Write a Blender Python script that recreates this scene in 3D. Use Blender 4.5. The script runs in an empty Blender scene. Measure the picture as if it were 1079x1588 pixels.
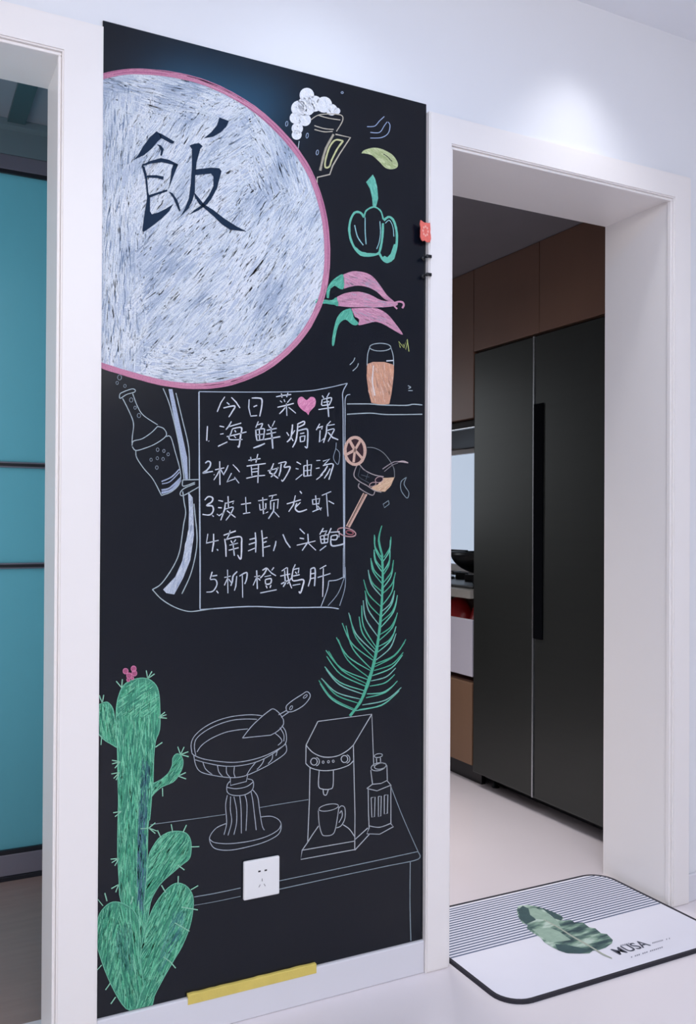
import bpy, bmesh, math, random
from mathutils import Vector, Matrix
random.seed(7)
sc = bpy.context.scene
COL = sc.collection

# ------------------------------------------------------------------ camera
F, YAW, PITCH, ROLL, SY, CH, CD = 1377.9, .4747, .006, .0051, 10.75, 1.085, 1.8439
FW = Vector((math.sin(YAW)*math.cos(PITCH), math.cos(YAW)*math.cos(PITCH), math.sin(PITCH)))
R0 = Vector((math.cos(YAW), -math.sin(YAW), 0)); U0 = R0.cross(FW)
RR = math.cos(ROLL)*R0+math.sin(ROLL)*U0; UU = -math.sin(ROLL)*R0+math.cos(ROLL)*U0
CC = Vector((0, -CD, CH))
cam = bpy.data.cameras.new('camera'); co = bpy.data.objects.new('camera', cam); COL.objects.link(co)
co.matrix_world = Matrix(((RR.x, UU.x, -FW.x, CC.x), (RR.y, UU.y, -FW.y, CC.y), (RR.z, UU.z, -FW.z, CC.z), (0, 0, 0, 1)))
cam.sensor_fit = 'VERTICAL'; cam.sensor_height = 24; cam.lens = F/1588*24; cam.shift_y = SY/1588
cam.clip_start = .02
sc.camera = co

# ------------------------------------------------------------------ world, lights, exposure
w = bpy.data.worlds.new('world'); sc.world = w; w.use_nodes = True
w.node_tree.nodes['Background'].inputs[0].default_value = (.75, .83, 1, 1)
w.node_tree.nodes['Background'].inputs[1].default_value = .3
sc.view_settings.view_transform = 'Standard'; sc.view_settings.look = 'None'
sc.view_settings.gamma = 1; sc.view_settings.use_curve_mapping = False
sc.view_settings.exposure = .14
def area(name, loc, to, sx, sy, power, col, spread=180):
    l = bpy.data.lights.new(name, 'AREA'); l.shape = 'RECTANGLE'; l.size = sx; l.size_y = sy; l.energy = power; l.color = col; l.spread = math.radians(spread)
    o = bpy.data.objects.new(name, l); COL.objects.link(o); o.location = loc
    o.rotation_euler = (Vector(to)-Vector(loc)).to_track_quat('-Z', 'Y').to_euler()
def spot(name, loc, to, size, power, col, blend=.7, rad=.03):
    l = bpy.data.lights.new(name, 'SPOT'); l.energy = power; l.color = col; l.spot_size = math.radians(size); l.spot_blend = blend; l.shadow_soft_size = rad
    o = bpy.data.objects.new(name, l); COL.objects.link(o); o.location = loc
    o.rotation_euler = (Vector(to)-Vector(loc)).to_track_quat('-Z', 'Y').to_euler()
area('ceiling_fill', (.35, -2.3, 2.44), (.6, -1.2, 0), 1.8, 1.6, 65, (1, .985, .985))  # unseen area light, added as broad fill for the main room
area('room_fill', (-2.3, -2.6, 1.3), (1.2, 0, 1.0), 1.6, 1.9, 22, (.92, .95, 1))  # added side fill for walls and jamb; no window is built here
area('blue_sheen_light', (.95, -1.05, 2.49), (.95, -1.05, 0), .42, .34, 4.6, (.10, .46, 1))  # unseen blue light, added so the board's top edge reflects a sheen
spot('downlight_right', (1.62, -.19, 2.49), (1.62, -.15, 0), 94, 10.5, (.96, .97, 1), 1, .05)
spot('downlight_middle', (.86, -.26, 2.49), (.92, -.24, 0), 112, 5.5, (.80, .90, 1), 1, .05)
area('glass_back_light', (-.2, 2.0, 1.25), (-.2, .9, 1.2), 1.3, 2.0, 58, (1, .97, .97))  # added behind the teal glass so that it shines through
area('left_room_fill', (-1.57, .6, 1.3), (0, .6, 1.35), .7, 1.0, 8, (1, .93, .92))  # unseen fill, added to lift the left room's ceiling and jamb
area('kitchen_far_fill', (1.0, 2.9, 1.5), (1.9, 1.0, .9), .8, 1.0, 6, (.90, .94, 1))  # added fill from the far end of the kitchen, not from a window
area('kitchen_floor_fill', (1.35, 1.0, 2.13), (1.40, .9, 0), .5, .9, 7.5, (1, .97, .96), 78)  # unseen downward light, added to brighten the kitchen floor

# ------------------------------------------------------------------ helpers
def lin(c):
    return tuple(((v/255)/12.92 if v/255 <= .04045 else ((v/255+.055)/1.055)**2.4) for v in c)
def mat(name, rgb, rough=.5, metal=0, spec=.5, var=0, scale=8, bump=0, bscale=60, stretch=(1, 1, 1)):
    m = bpy.data.materials.new(name); m.use_nodes = True; nt = m.node_tree; b = nt.nodes['Principled BSDF']
    c = lin(rgb); b.inputs['Base Color'].default_value = (*c, 1)
    b.inputs['Roughness'].default_value = rough; b.inputs['Metallic'].default_value = metal; b.inputs['Specular IOR Level'].default_value = spec
    tc = nt.nodes.new('ShaderNodeTexCoord'); mp = nt.nodes.new('ShaderNodeMapping'); mp.inputs['Scale'].default_value = stretch
    nt.links.new(tc.outputs['Object'], mp.inputs[0])
    if var:
        n = nt.nodes.new('ShaderNodeTexNoise'); n.inputs['Scale'].default_value = scale; n.inputs['Detail'].default_value = 5
        nt.links.new(mp.outputs[0], n.inputs['Vector'])
        r = nt.nodes.new('ShaderNodeMixRGB'); r.inputs[1].default_value = (*[v*(1-var) for v in c], 1); r.inputs[2].default_value = (*[min(1, v*(1+var)) for v in c], 1)
        nt.links.new(n.outputs['Fac'], r.inputs[0]); nt.links.new(r.outputs[0], b.inputs['Base Color'])
    if bump:
        n = nt.nodes.new('ShaderNodeTexNoise'); n.inputs['Scale'].default_value = bscale; n.inputs['Detail'].default_value = 4
        nt.links.new(mp.outputs[0], n.inputs['Vector'])
        bp = nt.nodes.new('ShaderNodeBump'); bp.inputs['Strength'].default_value = bump; bp.inputs['Distance'].default_value = .002
        nt.links.new(n.outputs['Fac'], bp.inputs['Height']); nt.links.new(bp.outputs[0], b.inputs['Normal'])
    return m
def link(name, me, m, parent=None):
    o = bpy.data.objects.new(name, me); COL.objects.link(o)
    if m: me.materials.append(m)
    if parent:
        o.parent = parent
        if parent.type == 'EMPTY': o.matrix_parent_inverse = Matrix.Translation(-WL[parent.name])
        else: o.matrix_parent_inverse = Matrix.Translation(-WL.get(parent.name, Vector()))
        WL[o.name] = Vector()
    return o
WL = {}
def add_box(bm, a, b, bev=0, seg=2):
    t = bmesh.new(); bmesh.ops.create_cube(t, size=1)
    for v in t.verts: v.co = Vector([(a[i]+b[i])/2+v.co[i]*(b[i]-a[i]) for i in range(3)])
    if bev: bmesh.ops.bevel(t, geom=t.edges[:], offset=bev, segments=seg, affect='EDGES', profile=.5)
    me = bpy.data.meshes.new('t'); t.to_mesh(me); bm.from_mesh(me); bpy.data.meshes.remove(me); t.free()
def fin(name, bm, m, parent=None, smooth=False):
    me = bpy.data.meshes.new(name); bm.to_mesh(me); bm.free()
    if smooth:
        for p in me.polygons: p.use_smooth = True
    return link(name, me, m, parent)
def box(name, a, b, m, parent=None, bev=0):
    bm = bmesh.new(); add_box(bm, a, b, bev); return fin(name, bm, m, parent)
def lathe(name, prof, loc, m, parent=None, n=32, axis='Z', sy=1):
    bm = bmesh.new(); rings = []
    for (r, z) in prof:
        ring = []
        for i in range(n):
            a = 2*math.pi*i/n; x, y = r*math.cos(a), r*math.sin(a)*sy
            p = (x, y, z) if axis == 'Z' else ((x, z, y) if axis == 'Y' else (z, x, y))
            ring.append(bm.verts.new((p[0]+loc[0], p[1]+loc[1], p[2]+loc[2])))
        rings.append(ring)
    for a, b in zip(rings, rings[1:]):
        for i in range(n): bm.faces.new((a[i], a[(i+1) % n], b[(i+1) % n], b[i]))
    for r in (rings[0], rings[-1]):
        if len(r) > 2: bm.faces.new(r)
    bmesh.ops.recalc_face_normals(bm, faces=bm.faces)
    return fin(name, bm, m, parent, True)
def tag(o, label, cat=None, group=None):
    o['label'] = label
    if cat: o['category'] = cat
    if group: o['group'] = group
    return o
def empty(name, loc):
    o = bpy.data.objects.new(name, None); COL.objects.link(o); o.location = loc; o.empty_display_size = .05
    WL[o.name] = Vector(loc); return o
def S(o): o['kind'] = 'structure'; return o

# ------------------------------------------------------------------ materials
M_wall = mat('white_wall_paint', (235, 236, 241), .55, var=.015, scale=3, bump=.05, bscale=200)
M_trim = mat('white_trim_lacquer', (243, 238, 237), .38, var=.01, bump=.02)
M_ceil = mat('ceiling_paint', (242, 244, 250), .8, var=.01)
M_floor = mat('pale_floor_tile', (234, 226, 230), .28, var=.04, scale=2.5, bump=.03, bscale=9)
M_dfloor = mat('dim_wood_floor', (156, 132, 126), .35, var=.18, scale=6, stretch=(1, 6, 1))
M_board = mat('blackboard_slate_paint', (8, 14, 25), .22, spec=.36, var=.12, scale=30, bump=.04, bscale=400)
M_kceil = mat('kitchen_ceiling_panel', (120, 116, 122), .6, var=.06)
M_wood = mat('dark_walnut_veneer', (112, 82, 68), .4, var=.12, scale=7, stretch=(1, 1, .15))
M_fridge = mat('black_steel', (60, 62, 60), .36, metal=.6, var=.06, scale=60, stretch=(.05, .05, 1))
M_black = mat('black_plastic', (14, 15, 20), .35)
M_matt = mat('painted_recess_black', (5, 6, 10), .9, spec=.05)  # black for the raised handle strip, imitating a recess's darkness by colour
M_kfloor = mat('kitchen_floor_tile', (222, 212, 216), .14, spec=.7, var=.04, scale=2.5)
M_silver = mat('silver_trim', (205, 208, 212), .25, metal=.9)
M_white = mat('white_plastic', (238, 238, 240), .3)
M_kwall = mat('kitchen_wall_paint', (150, 146, 146), .7, var=.03)

# ------------------------------------------------------------------ structure
ZC = 2.50
OL0, OL1, OT = -.62, .2957, 2.027     # left opening
OR0, OR1 = 1.2227, 1.981              # right opening
TL, TR = .150, .252
def wallpiece(name, boxes, m=M_wall):
    bm = bmesh.new()
    for a, b in boxes: add_box(bm, a, b)
    return S(fin(name, bm, m))
wallpiece('wall_back', [((-2.4, 0, 0), (OL0-.008, TL, ZC)), ((OL0-.008, 0, OT+.008), (OL1+.008, TL, ZC)),
                        ((OL1+.008, 0, 0), (.80, TL, ZC)), ((.80, 0, 0), (OR0-.008, TR, ZC)),
                        ((OR0-.008, 0, OT+.008), (OR1+.008, TR, ZC)), ((OR1+.008, 0, 0), (3.1, TR, ZC))])
wallpiece('wall_left', [((-2.5, -4.2, 0), (-2.4, TL, ZC))])
wallpiece('wall_right', [((3.1, -4.2, 0), (3.2, TR, ZC))])
wallpiece('wall_front', [((-2.5, -4.3, 0), (3.2, -4.2, ZC))])
S(box('floor', (-2.5, -4.3, -.1), (3.2, TR-.06, 0), M_floor))
S(box('ceiling', (-2.5, -4.3, ZC), (3.2, TR, ZC+.1), M_ceil))
# kitchen shell
S(box('floor_kitchen', (.90, TR-.06, -.1), (2.95, 3.5, 0), M_kfloor))
S(box('ceiling_kitchen', (.90, TR, 2.15), (2.95, 3.5, 2.25), M_kceil))
wallpiece('wall_kitchen_right', [((2.80, TR, 0), (2.9, 3.5, 2.15))], M_kwall)
wallpiece('wall_kitchen_far', [((.90, 3.4, 0), (2.8, 3.5, 2.15))], M_kwall)
wallpiece('wall_kitchen_left', [((.80, TR, 0), (.90, 3.5, 2.25))], M_kwall)
# left room shell
M_lwall = mat('left_room_paint', (120, 140, 148), .7, var=.03)
M_lceil = mat('left_room_ceiling_paint', (150, 156, 166), .6, var=.03)
M_lstrip = mat('left_room_ceiling_strip', (70, 96, 102), .5)
S(box('floor_left', (-1.6, TR-.06, -.1), (.80, 2.3, 0), M_dfloor))
S(box('ceiling_left', (-1.6, TL, 2.295), (.80, 2.3, 2.40), M_lceil))
wallpiece('wall_left_room_right', [((.70, TL, 0), (.80, 2.3, 2.295))], M_lwall)
wallpiece('wall_left_room_left', [((-1.7, TL, 0), (-1.6, 2.3, 2.40))], M_lwall)
wallpiece('wall_left_room_far', [((-1.6, 2.2, 0), (.70, 2.3, 2.295))], M_lwall)
wallpiece('wall_left_room_header', [((-1.6, 1.02, 2.203), (.70, 1.10, 2.295))], M_lwall)
S(box('trim_3', (.300, TL+.02, 2.283), (.350, .979, 2.295), M_lstrip))
S(box('trim_4', (-1.0, .98, 2.275), (.70, 1.02, 2.295), M_lwall))

def door_frame(name, x0, x1, z, depth, cwL, cwR, cwT):
    t = empty(name, ((x0+x1)/2, 0, 0)); S(t)
    def casing(n, xa, xb, za, zb): box(n, (xa, -.018, za), (xb, 0, zb), M_trim, t, .0025)
    bm = bmesh.new(); out = [(x0-cwL, 0), (x0, 0), (x0, z), (x1, z), (x1, 0), (x1+cwR, 0), (x1+cwR, z+cwT), (x0-cwL, z+cwT)]
    fr_ = [bm.verts.new((x, -.018, zz)) for x, zz in out]; bk = [bm.verts.new((x, 0, zz)) for x, zz in out]
    bm.faces.new((fr_[0], fr_[1], fr_[2], fr_[7])); bm.faces.new((fr_[2], fr_[3], fr_[6], fr_[7])); bm.faces.new((fr_[3], fr_[4], fr_[5], fr_[6]))
    bm.faces.new((bk[0], bk[1], bk[2], bk[7])); bm.faces.new((bk[2], bk[3], bk[6], bk[7])); bm.faces.new((bk[3], bk[4], bk[5], bk[6]))
    for i in range(8): bm.faces.new((fr_[i], fr_[(i+1) % 8], bk[(i+1) % 8], bk[i]))
    bmesh.ops.recalc_face_normals(bm, faces=bm.faces)
    bmesh.ops.bevel(bm, geom=[e for e in bm.edges if e.calc_face_angle(0) > .5 and all(abs(v.co.y+.018) < 1e-5 for v in e.verts)], offset=.003, segments=2, affect='EDGES')
    fin('casing', bm, M_trim, t)
    e = .007
    box('side_bead', (x0, -.010, 0), (x0+e, .004, z-e), M_trim, t, .002); box('side_bead', (x1-e, -.010, 0), (x1, .004, z-e), M_trim, t, .002)
    box('head_bead', (x0, -.010, z-e), (x1, .004, z), M_trim, t, .002)
    box('side_lining', (x0-.008, .0005, 0), (x0+.002, depth, z), M_trim, t, .001); box('side_lining', (x1-.002, .0005, 0), (x1+.008, depth, z), M_trim, t, .001)
    box('head_lining', (x0-.008, .0005, z-.002), (x1+.008, depth, z+.008), M_trim, t, .001)
door_frame('trim_1', OL0, OL1, OT-.004, TL+.006, .08, .0805, .07)
door_frame('trim_2', OR0, OR1, OT-.006, TR+.006, .0665, .067, .07)
M_basep = mat('white_skirting', (226, 225, 232), .35, var=.01)
def skirting(name, x0, x1):
    bm = bmesh.new(); add_box(bm, (x0, -.012, 0), (x1, 0, .078), .003); return S(fin(name, bm, M_basep))
skirting('baseboard_middle', .3765, 1.1555); skirting('baseboard_right', 2.0485, 3.1); skirting('baseboard_left', -2.4, OL0-.081)

# ------------------------------------------------------------------ board and chalk
def ony(x, y, Y):
    d = FW+(x-539.5)/F*RR-(y-794-SY)/F*UU
    return CC+d*((Y+CD)/d.y)
def onz(x, y, Z):
    d = FW+(x-539.5)/F*RR-(y-794-SY)/F*UU
    return CC+d*((Z-CH)/d.z)
YB = -.004
BX0, BX1, BZ0, BZ1 = .3770, 1.1550, .0785, 2.112
board = empty('blackboard', (.766, YB, BZ0))
tag(board, 'tall black chalkboard panel covered in coloured chalk drawings and a handwritten menu', 'blackboard')
box('board_panel', (BX0, YB, BZ0), (BX1, 0, BZ1), M_board, board, .0008)

mc = bpy.data.materials.new('chalk'); mc.use_nodes = True; nt = mc.node_tree; b = nt.nodes['Principled BSDF']
b.inputs['Roughness'].default_value = .95; b.inputs['Specular IOR Level'].default_value = .1
at = nt.nodes.new('ShaderNodeAttribute'); at.attribute_name = 'Col'
tc = nt.nodes.new('ShaderNodeTexCoord')
n1 = nt.nodes.new('ShaderNodeTexNoise'); n1.inputs['Scale'].default_value = 420; n1.inputs['Detail'].default_value = 3
nt.links.new(tc.outputs['Object'], n1.inputs['Vector'])
rp = nt.nodes.new('ShaderNodeValToRGB'); rp.color_ramp.elements[0].position = .34; rp.color_ramp.elements[0].color = (.76, .76, .76, 1)
rp.color_ramp.elements[1].position = .52; rp.color_ramp.elements[1].color = (1, 1, 1, 1)
nt.links.new(n1.outputs['Fac'], rp.inputs[0])
mx = nt.nodes.new('ShaderNodeMixRGB'); mx.inputs[1].default_value = (*lin((34, 40, 52)), 1)
nt.links.new(rp.outputs[0], mx.inputs[0]); nt.links.new(at.outputs['Color'], mx.inputs[2]); nt.links.new(mx.outputs[0], b.inputs['Base Color'])
M_chalk = mc

class Chalk:
    """flat chalk marks lying on the board face"""
    def __init__(s): s.v = []; s.f = []; s.c = []
    def P(s, x, y, lay):
        p = ony(x, y, YB-.0003-lay*.00006)
        p.x = min(max(p.x, BX0+.001), BX1-.001); p.z = max(p.z, BZ0+.001)
        s.v.append(tuple(p)); return len(s.v)-1
    def poly(s, pts, col, lay=0):
        ids = [s.P(x, y, lay) for x, y in pts]
        s.f.append(ids); s.c.append(col)
    def line(s, pts, wd, col, lay=3, curve=True, taper=0, jit=.12):
        if curve and len(pts) > 2: pts = smooth(pts)
        n = len(pts); L = []; Rr = []
        for i, (x, y) in enumerate(pts):
            a = pts[max(0, i-1)]; c = pts[min(n-1, i+1)]
            dx, dy = c[0]-a[0], c[1]-a[1]; l = math.hypot(dx, dy) or 1
            h = wd/2*(1+random.uniform(-jit, jit))
            if taper: h *= 1-taper*abs(2*i/(n-1)-1)**2
            L.append(s.P(x-dy/l*h, y+dx/l*h, lay)); Rr.append(s.P(x+dy/l*h, y-dx/l*h, lay))
        for i in range(n-1):
            s.f.append([L[i], L[i+1], Rr[i+1], Rr[i]]); s.c.append(col)
    def ell(s, cx, cy, rx, ry, wd, col, rot=0, lay=3, a0=0, a1=360):
        r = math.radians(rot); n = max(10, int((rx+ry)*.9)); pts = []
        for i in range(n+1):
            a = math.radians(a0+(a1-a0)*i/n); x, y = rx*math.cos(a), ry*math.sin(a)
            pts.append((cx+x*math.cos(r)-y*math.sin(r), cy+x*math.sin(r)+y*math.cos(r)))
        s.line(pts, wd, col, lay, False)
    def disc(s, cx, cy, rx, ry, col, lay=1, rot=0):
        r = math.radians(rot); pts = []
        for i in range(20):
            a = 2*math.pi*i/20; x, y = rx*math.cos(a), ry*math.sin(a)
            pts.append((cx+x*math.cos(r)-y*math.sin(r), cy+x*math.sin(r)+y*math.cos(r)))
        s.poly(pts, col, lay)
    def build(s, name, parent=board, label=None):
        me = bpy.data.meshes.new(name); me.from_pydata(s.v, [], s.f)
        # face every mark outward
        for p in me.polygons:
            if p.normal.y > 0: p.flip()
        ca = me.color_attributes.new('Col', 'FLOAT_COLOR', 'CORNER')
        for p, c in zip(me.polygons, s.c):
            cl = (*lin(c), 1)
            for li in p.loop_indices: ca.data[li].color = cl
        o = link(name, me, M_chalk, parent)
        if label: o['label'] = label
        return o
def smooth(pts, k=5):
    out = []; n = len(pts)
    for i in range(n-1):
        p0 = pts[max(i-1, 0)]; p1 = pts[i]; p2 = pts[i+1]; p3 = pts[min(i+2, n-1)]
        for j in range(k):
            t = j/k; t2 = t*t; t3 = t2*t
            out.append(tuple(.5*((2*p1[q])+(-p0[q]+p2[q])*t+(2*p0[q]-5*p1[q]+4*p2[q]-p3[q])*t2+(-p0[q]+3*p1[q]-3*p2[q]+p3[q])*t3) for q in (0, 1)))
    out.append(pts[-1]); return out
def T(ox, oy, s, pts): return [(ox+x/s, oy+y/s) for x, y in pts]
def inside(x, y, poly):
    c = False; j = len(poly)-1
    for i in range(len(poly)):
        xi, yi = poly[i]; xj, yj = poly[j]
        if (yi > y) != (yj > y) and x < (xj-xi)*(y-yi)/(yj-yi)+xi: c = not c
        j = i
    return c
def hatch(ch, poly, n, ang, ln, wd, cols, lay=1, curve=0):
    xs = [p[0] for p in poly]; ys = [p[1] for p in poly]; k = 0; tries = 0
    while k < n and tries < n*6:
        tries += 1
        x = random.uniform(min(xs), max(xs)); y = random.uniform(min(ys), max(ys))
        if not inside(x, y, poly): continue
        a = math.radians(ang(x, y) if callable(ang) else ang)+random.gauss(0, .10)
        l = ln*random.uniform(.5, 1.3)
        pts = []; bend = random.uniform(-.18, .18)+curve
        for t in (-.5, -.17, .17, .5):
            aa = a+bend*t
            pts.append((x+math.cos(aa)*l*t, y+math.sin(aa)*l*t))
        pts = [p for p in pts if inside(p[0], p[1], poly)]
        if len(pts) < 2: continue
        ch.line(pts, wd*random.uniform(.6, 1.35), (cols(x, y) if callable(cols) else random.choice(cols)), lay+random.choice((0, 1, 2)), False, .5, .3); k += 1

WH = (205, 210, 218); LW = (170, 184, 190)
# --- the round fan
ring = [(156, 119), (190, 112), (222, 111), (270, 116), (320, 129), (368, 152), (408, 180), (448, 220), (476, 260), (493, 300), (504, 345), (507.5, 395), (504, 438), (494, 474), (474, 512), (444, 546), (406, 574), (358, 593), (310, 599), (260, 595), (210, 583), (154, 566)]
disk = smooth(ring)
from mathutils import noise
def cloudy(cols):
    cs = sorted(cols, key=sum)
    def f(x, y):
        q = .5+.6*noise.noise(Vector((x*.016+y*.006, y*.011, 2)))+.5*noise.noise(Vector((x*.05+y*.03, y*.035, 7)))+random.gauss(0, .13)
        return cs[min(len(cs)-1, max(0, int(q*len(cs))))]
    return f
c = Chalk(); c.poly(disk+[(154, 340)], (190, 200, 218), 0)
def fang(x, y):
    if x < 215+random.gauss(0, 16) and y > 150: return 93
    if y > 545+random.gauss(0, 12): return 14-(x-200)*.15
    if y > 360+random.gauss(0, 25) or (y > 300 and x > 350+random.gauss(0, 20)): return -48+(6 if x < 350 else -14)*random.random()
    if x > 390+random.gauss(0, 15): return 70+(x-440)*.2
    if x > 330+random.gauss(0, 20): return -35
    if y < 175+random.gauss(0, 12): return 15
    return -55
def away(x, y): return True
FC = cloudy([(166, 180, 202), (190, 201, 217), (206, 215, 228), (216, 224, 233), (224, 230, 238), (228, 233, 240), (226, 232, 240), (230, 234, 242)])
hatch(c, disk, 3600, fang, 34, 1.9, FC, 1)
hatch(c, disk, 2200, fang, 22, 1.3, FC, 3)
for q in range(16):
    qx, qy = random.choice([(300, 250), (410, 400), (390, 480), (330, 480), (230, 210), (250, 560), (440, 470), (190, 320), (360, 330), (290, 545), (400, 210), (460, 400)])
    qx += random.gauss(0, 14); qy += random.gauss(0, 14); hatch(c, [(qx-11, qy-18), (qx+11, qy-18), (qx+11, qy+18), (qx-11, qy+18)], 9, fang, 13, 1.3, [(134, 150, 176), (146, 160, 184), (160, 172, 194)], 3)
hatch(c, [(158, 150), (200, 130), (205, 560), (157, 555)], 80, 94, 22, 1.2, [(120, 138, 166), (140, 156, 180)], 5)
fan = c.build('chalk_fan', label='large round fan filled in with white and pale blue chalk')
c = Chalk(); c.line(ring, 9, (202, 136, 164), 10, True, 0, .05)
for k in range(26):
    off = random.uniform(-3.5, 3.5); i0 = random.randint(0, len(disk)-14)
    seg = [(x+off*(x-300)/210, y+off*(y-350)/245) for x, y in disk[i0:i0+12]]
    c.line(seg, 1.4, random.choice([(222, 160, 186), (176, 104, 140), (206, 140, 170)]), 12, False, .5)
c.build('fan_rim', fan, 'pink chalk rim')
c = Chalk(); DK = (36, 52, 74)
for p in ([(285, 180), (320, 212), (330, 235), (290, 270), (240, 330), (180, 380), (90, 422), (130, 380), (170, 310), (230, 230)],
          [(300, 192), (330, 205), (435, 268), (425, 285), (400, 280), (320, 235)],
          [(285, 290), (320, 298), (345, 330), (330, 385), (315, 385), (322, 345), (305, 308)],
          [(160, 462), (230, 430), (320, 405), (390, 420), (465, 458), (460, 475), (420, 460), (330, 440), (240, 450), (175, 470)],
          [(160, 468), (185, 478), (205, 560), (215, 690), (230, 740), (230, 850), (245, 875), (300, 860), (360, 830), (425, 790), (390, 850), (330, 910), (240, 980), (175, 1025), (165, 1010), (185, 860), (205, 740), (200, 680), (190, 580)],
          [(425, 455), (465, 460), (440, 520), (410, 600), (385, 660), (400, 580), (410, 500)],
          [(205, 550), (280, 548), (345, 560), (340, 588), (290, 572), (205, 568)],
          [(220, 715), (300, 690), (375, 668), (372, 685), (290, 712), (225, 738)],
          [(385, 685), (420, 700), (460, 760), (485, 840), (475, 855), (455, 810), (425, 740)],
          [(810, 65), (890, 95), (870, 140), (820, 190), (760, 225), (680, 240), (740, 190), (790, 130)],
          [(560, 300), (600, 285), (640, 280), (670, 305), (650, 330), (620, 440), (608, 560), (605, 690), (585, 760), (550, 830), (480, 900), (520, 830), (555, 740), (570, 620), (580, 480), (580, 330)],
          [(610, 500), (740, 485), (810, 490), (828, 515), (805, 600), (790, 660), (740, 750), (710, 790), (640, 840), (555, 880), (600, 840), (660, 800), (720, 720), (760, 640), (760, 560), (740, 535), (610, 548)],
          [(598, 690), (640, 740), (680, 790), (760, 840), (850, 910), (960, 980), (1040, 1020), (900, 1005), (830, 960), (760, 890), (690, 830), (640, 790), (605, 730)]):
    c.poly(T(190, 170, 5.395, p), DK, 14)
c.build('fan_character', fan, 'bold dark brush character on the fan')
# --- fan handle
c = Chalk(); a = (160, 560, 4.15)
c.poly(T(*a, [(420, 180), (445, 180), (490, 390), (540, 620), (545, 760), (528, 760), (505, 620), (465, 420)]), (170, 182, 204), 1)
for l in ([(385, 175), (430, 290), (480, 500), (510, 680), (520, 760)], [(468, 205), (510, 380), (550, 560), (555, 760)], [(510, 765), (615, 762)], [(512, 765), (515, 805), (590, 780)], [(590, 790), (520, 820), (495, 850), (515, 865), (615, 810)]):
    c.line(T(*a, l), 1.5, LW)
a = (230, 730, 7.22)
pp = T(*a, [(445, 235), (495, 300), (505, 500), (510, 720), (470, 1000), (390, 1200), (290, 1385), (200, 1370), (165, 1330), (300, 1190), (380, 1010), (410, 850), (450, 650), (455, 450)])
c.poly(pp, (186, 196, 212), 1); hatch(c, pp, 70, 105, 14, 1.2, [(214, 220, 230), (160, 172, 196)], 2)
for l in ([(385, 230), (400, 350), (418, 470), (395, 600), (375, 750), (345, 920), (280, 1070), (150, 1260), (45, 1330)], [(45, 1330), (150, 1440), (300, 1530), (450, 1575), (580, 1565), (722, 1545)], [(510, 370), (525, 520), (545, 740), (530, 930), (470, 1170), (375, 1378)]):
    c.line(T(*a, l), 1.6, LW)
c.build('chalk_fan_handle', label='chalk fan handle with a knotted ribbon tail')
# --- bottle
c = Chalk(); a = (160, 560, 4.15)
for l in ([(105, 225), (115, 205), (180, 180), (205, 185), (200, 200), (150, 215), (110, 240), (105, 225)], [(125, 240), (165, 320), (195, 400), (188, 480), (185, 525)], [(190, 210), (220, 290), (260, 350), (350, 410)],
          [(185, 545), (195, 515), (250, 500), (310, 460), (350, 420)], [(350, 420), (390, 435), (405, 480), (340, 530), (270, 560), (210, 575), (187, 550)],
          [(210, 575), (215, 620), (260, 690), (320, 760), (375, 865)], [(405, 485), (435, 490), (465, 590), (490, 680), (500, 740)], [(375, 865), (440, 840), (490, 790), (500, 730)]):
    c.line(T(*a, l), 1.4, LW)
for l, wd in (([(375, 775), (440, 745), (490, 695)], 2), ([(378, 790), (430, 775), (490, 715)], 1.6), ([(375, 830), (430, 815), (500, 750)], 2.5), ([(375, 848), (440, 828), (500, 765)], 3.5)):
    c.line(T(*a, l), wd, (160, 172, 198))
for x, y, r in ((350, 570, 9), (390, 578, 8), (418, 600, 8), (348, 625, 8), (385, 630, 8), (308, 635, 8), (345, 685, 9), (180, 250, 11), (205, 300, 8), (230, 350, 11), (105, 105, 13), (90, 140, 8), (140, 160, 8), (120, 70, 6)):
    c.ell(*T(*a, [(x, y)])[0], r/4.15, r*1.3/4.15, .8, (140, 152, 162))
c.build('chalk_bottle', label='chalk outline of a tilted fizzy drink bottle')
# --- mug, wisps
c = Chalk(); a = (360, 100, 3.372); CR = (186, 178, 164); YG = (200, 200, 152)
for x, y, r in ((390, 160, 38), (430, 205, 42), (480, 210, 42), (520, 237, 30), (350, 230, 42), (330, 280, 30), (340, 335, 30), (380, 290, 32), (385, 220, 50), (337, 368, 26), (548, 243, 17)):
    c.disc(*T(*a, [(x, y)])[0], r/3.372, r/3.372, (236, 238, 244), 1)
    hatch(c, [(T(*a, [(x, y)])[0][0]+r/3.5*math.cos(q), T(*a, [(x, y)])[0][1]+r/3.5*math.sin(q)) for q in [i*.6 for i in range(10)]], 14, 60, 8, 2, [(248, 248, 250), (230, 234, 242)], 2)
foam = c.build('chalk_foam', label='white chalk beer foam')
c = Chalk()
for l in ([(410, 290), (460, 262), (560, 262), (578, 290), (545, 350)], [(450, 265), (500, 280), (565, 290)], [(430, 320), (480, 335), (530, 340)], [(430, 340), (480, 352), (525, 350)]):
    c.line(T(*a, l), 1.6, CR)
c.line(T(*a, [(530, 365), (490, 440), (470, 510), (460, 555)]), 4, (150, 145, 130))
c.line(T(*a, [(530, 365), (490, 440), (470, 510), (460, 555)]), 1.5, CR, 5)
c.line(T(*a, [(540, 365), (618, 382), (560, 470), (525, 530), (510, 575), (445, 590), (443, 620)]), 2.2, CR, 3, False)
c.line(T(*a, [(580, 400), (540, 395), (510, 430), (490, 490), (485, 530), (495, 540), (510, 530), (520, 500), (550, 440), (580, 400)]), 2.6, YG)
c.line(T(*a, [(350, 400), (345, 440)]), 1.4, LW)
c.build('chalk_mug', label='chalk outline of a tilted beer mug')
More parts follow.
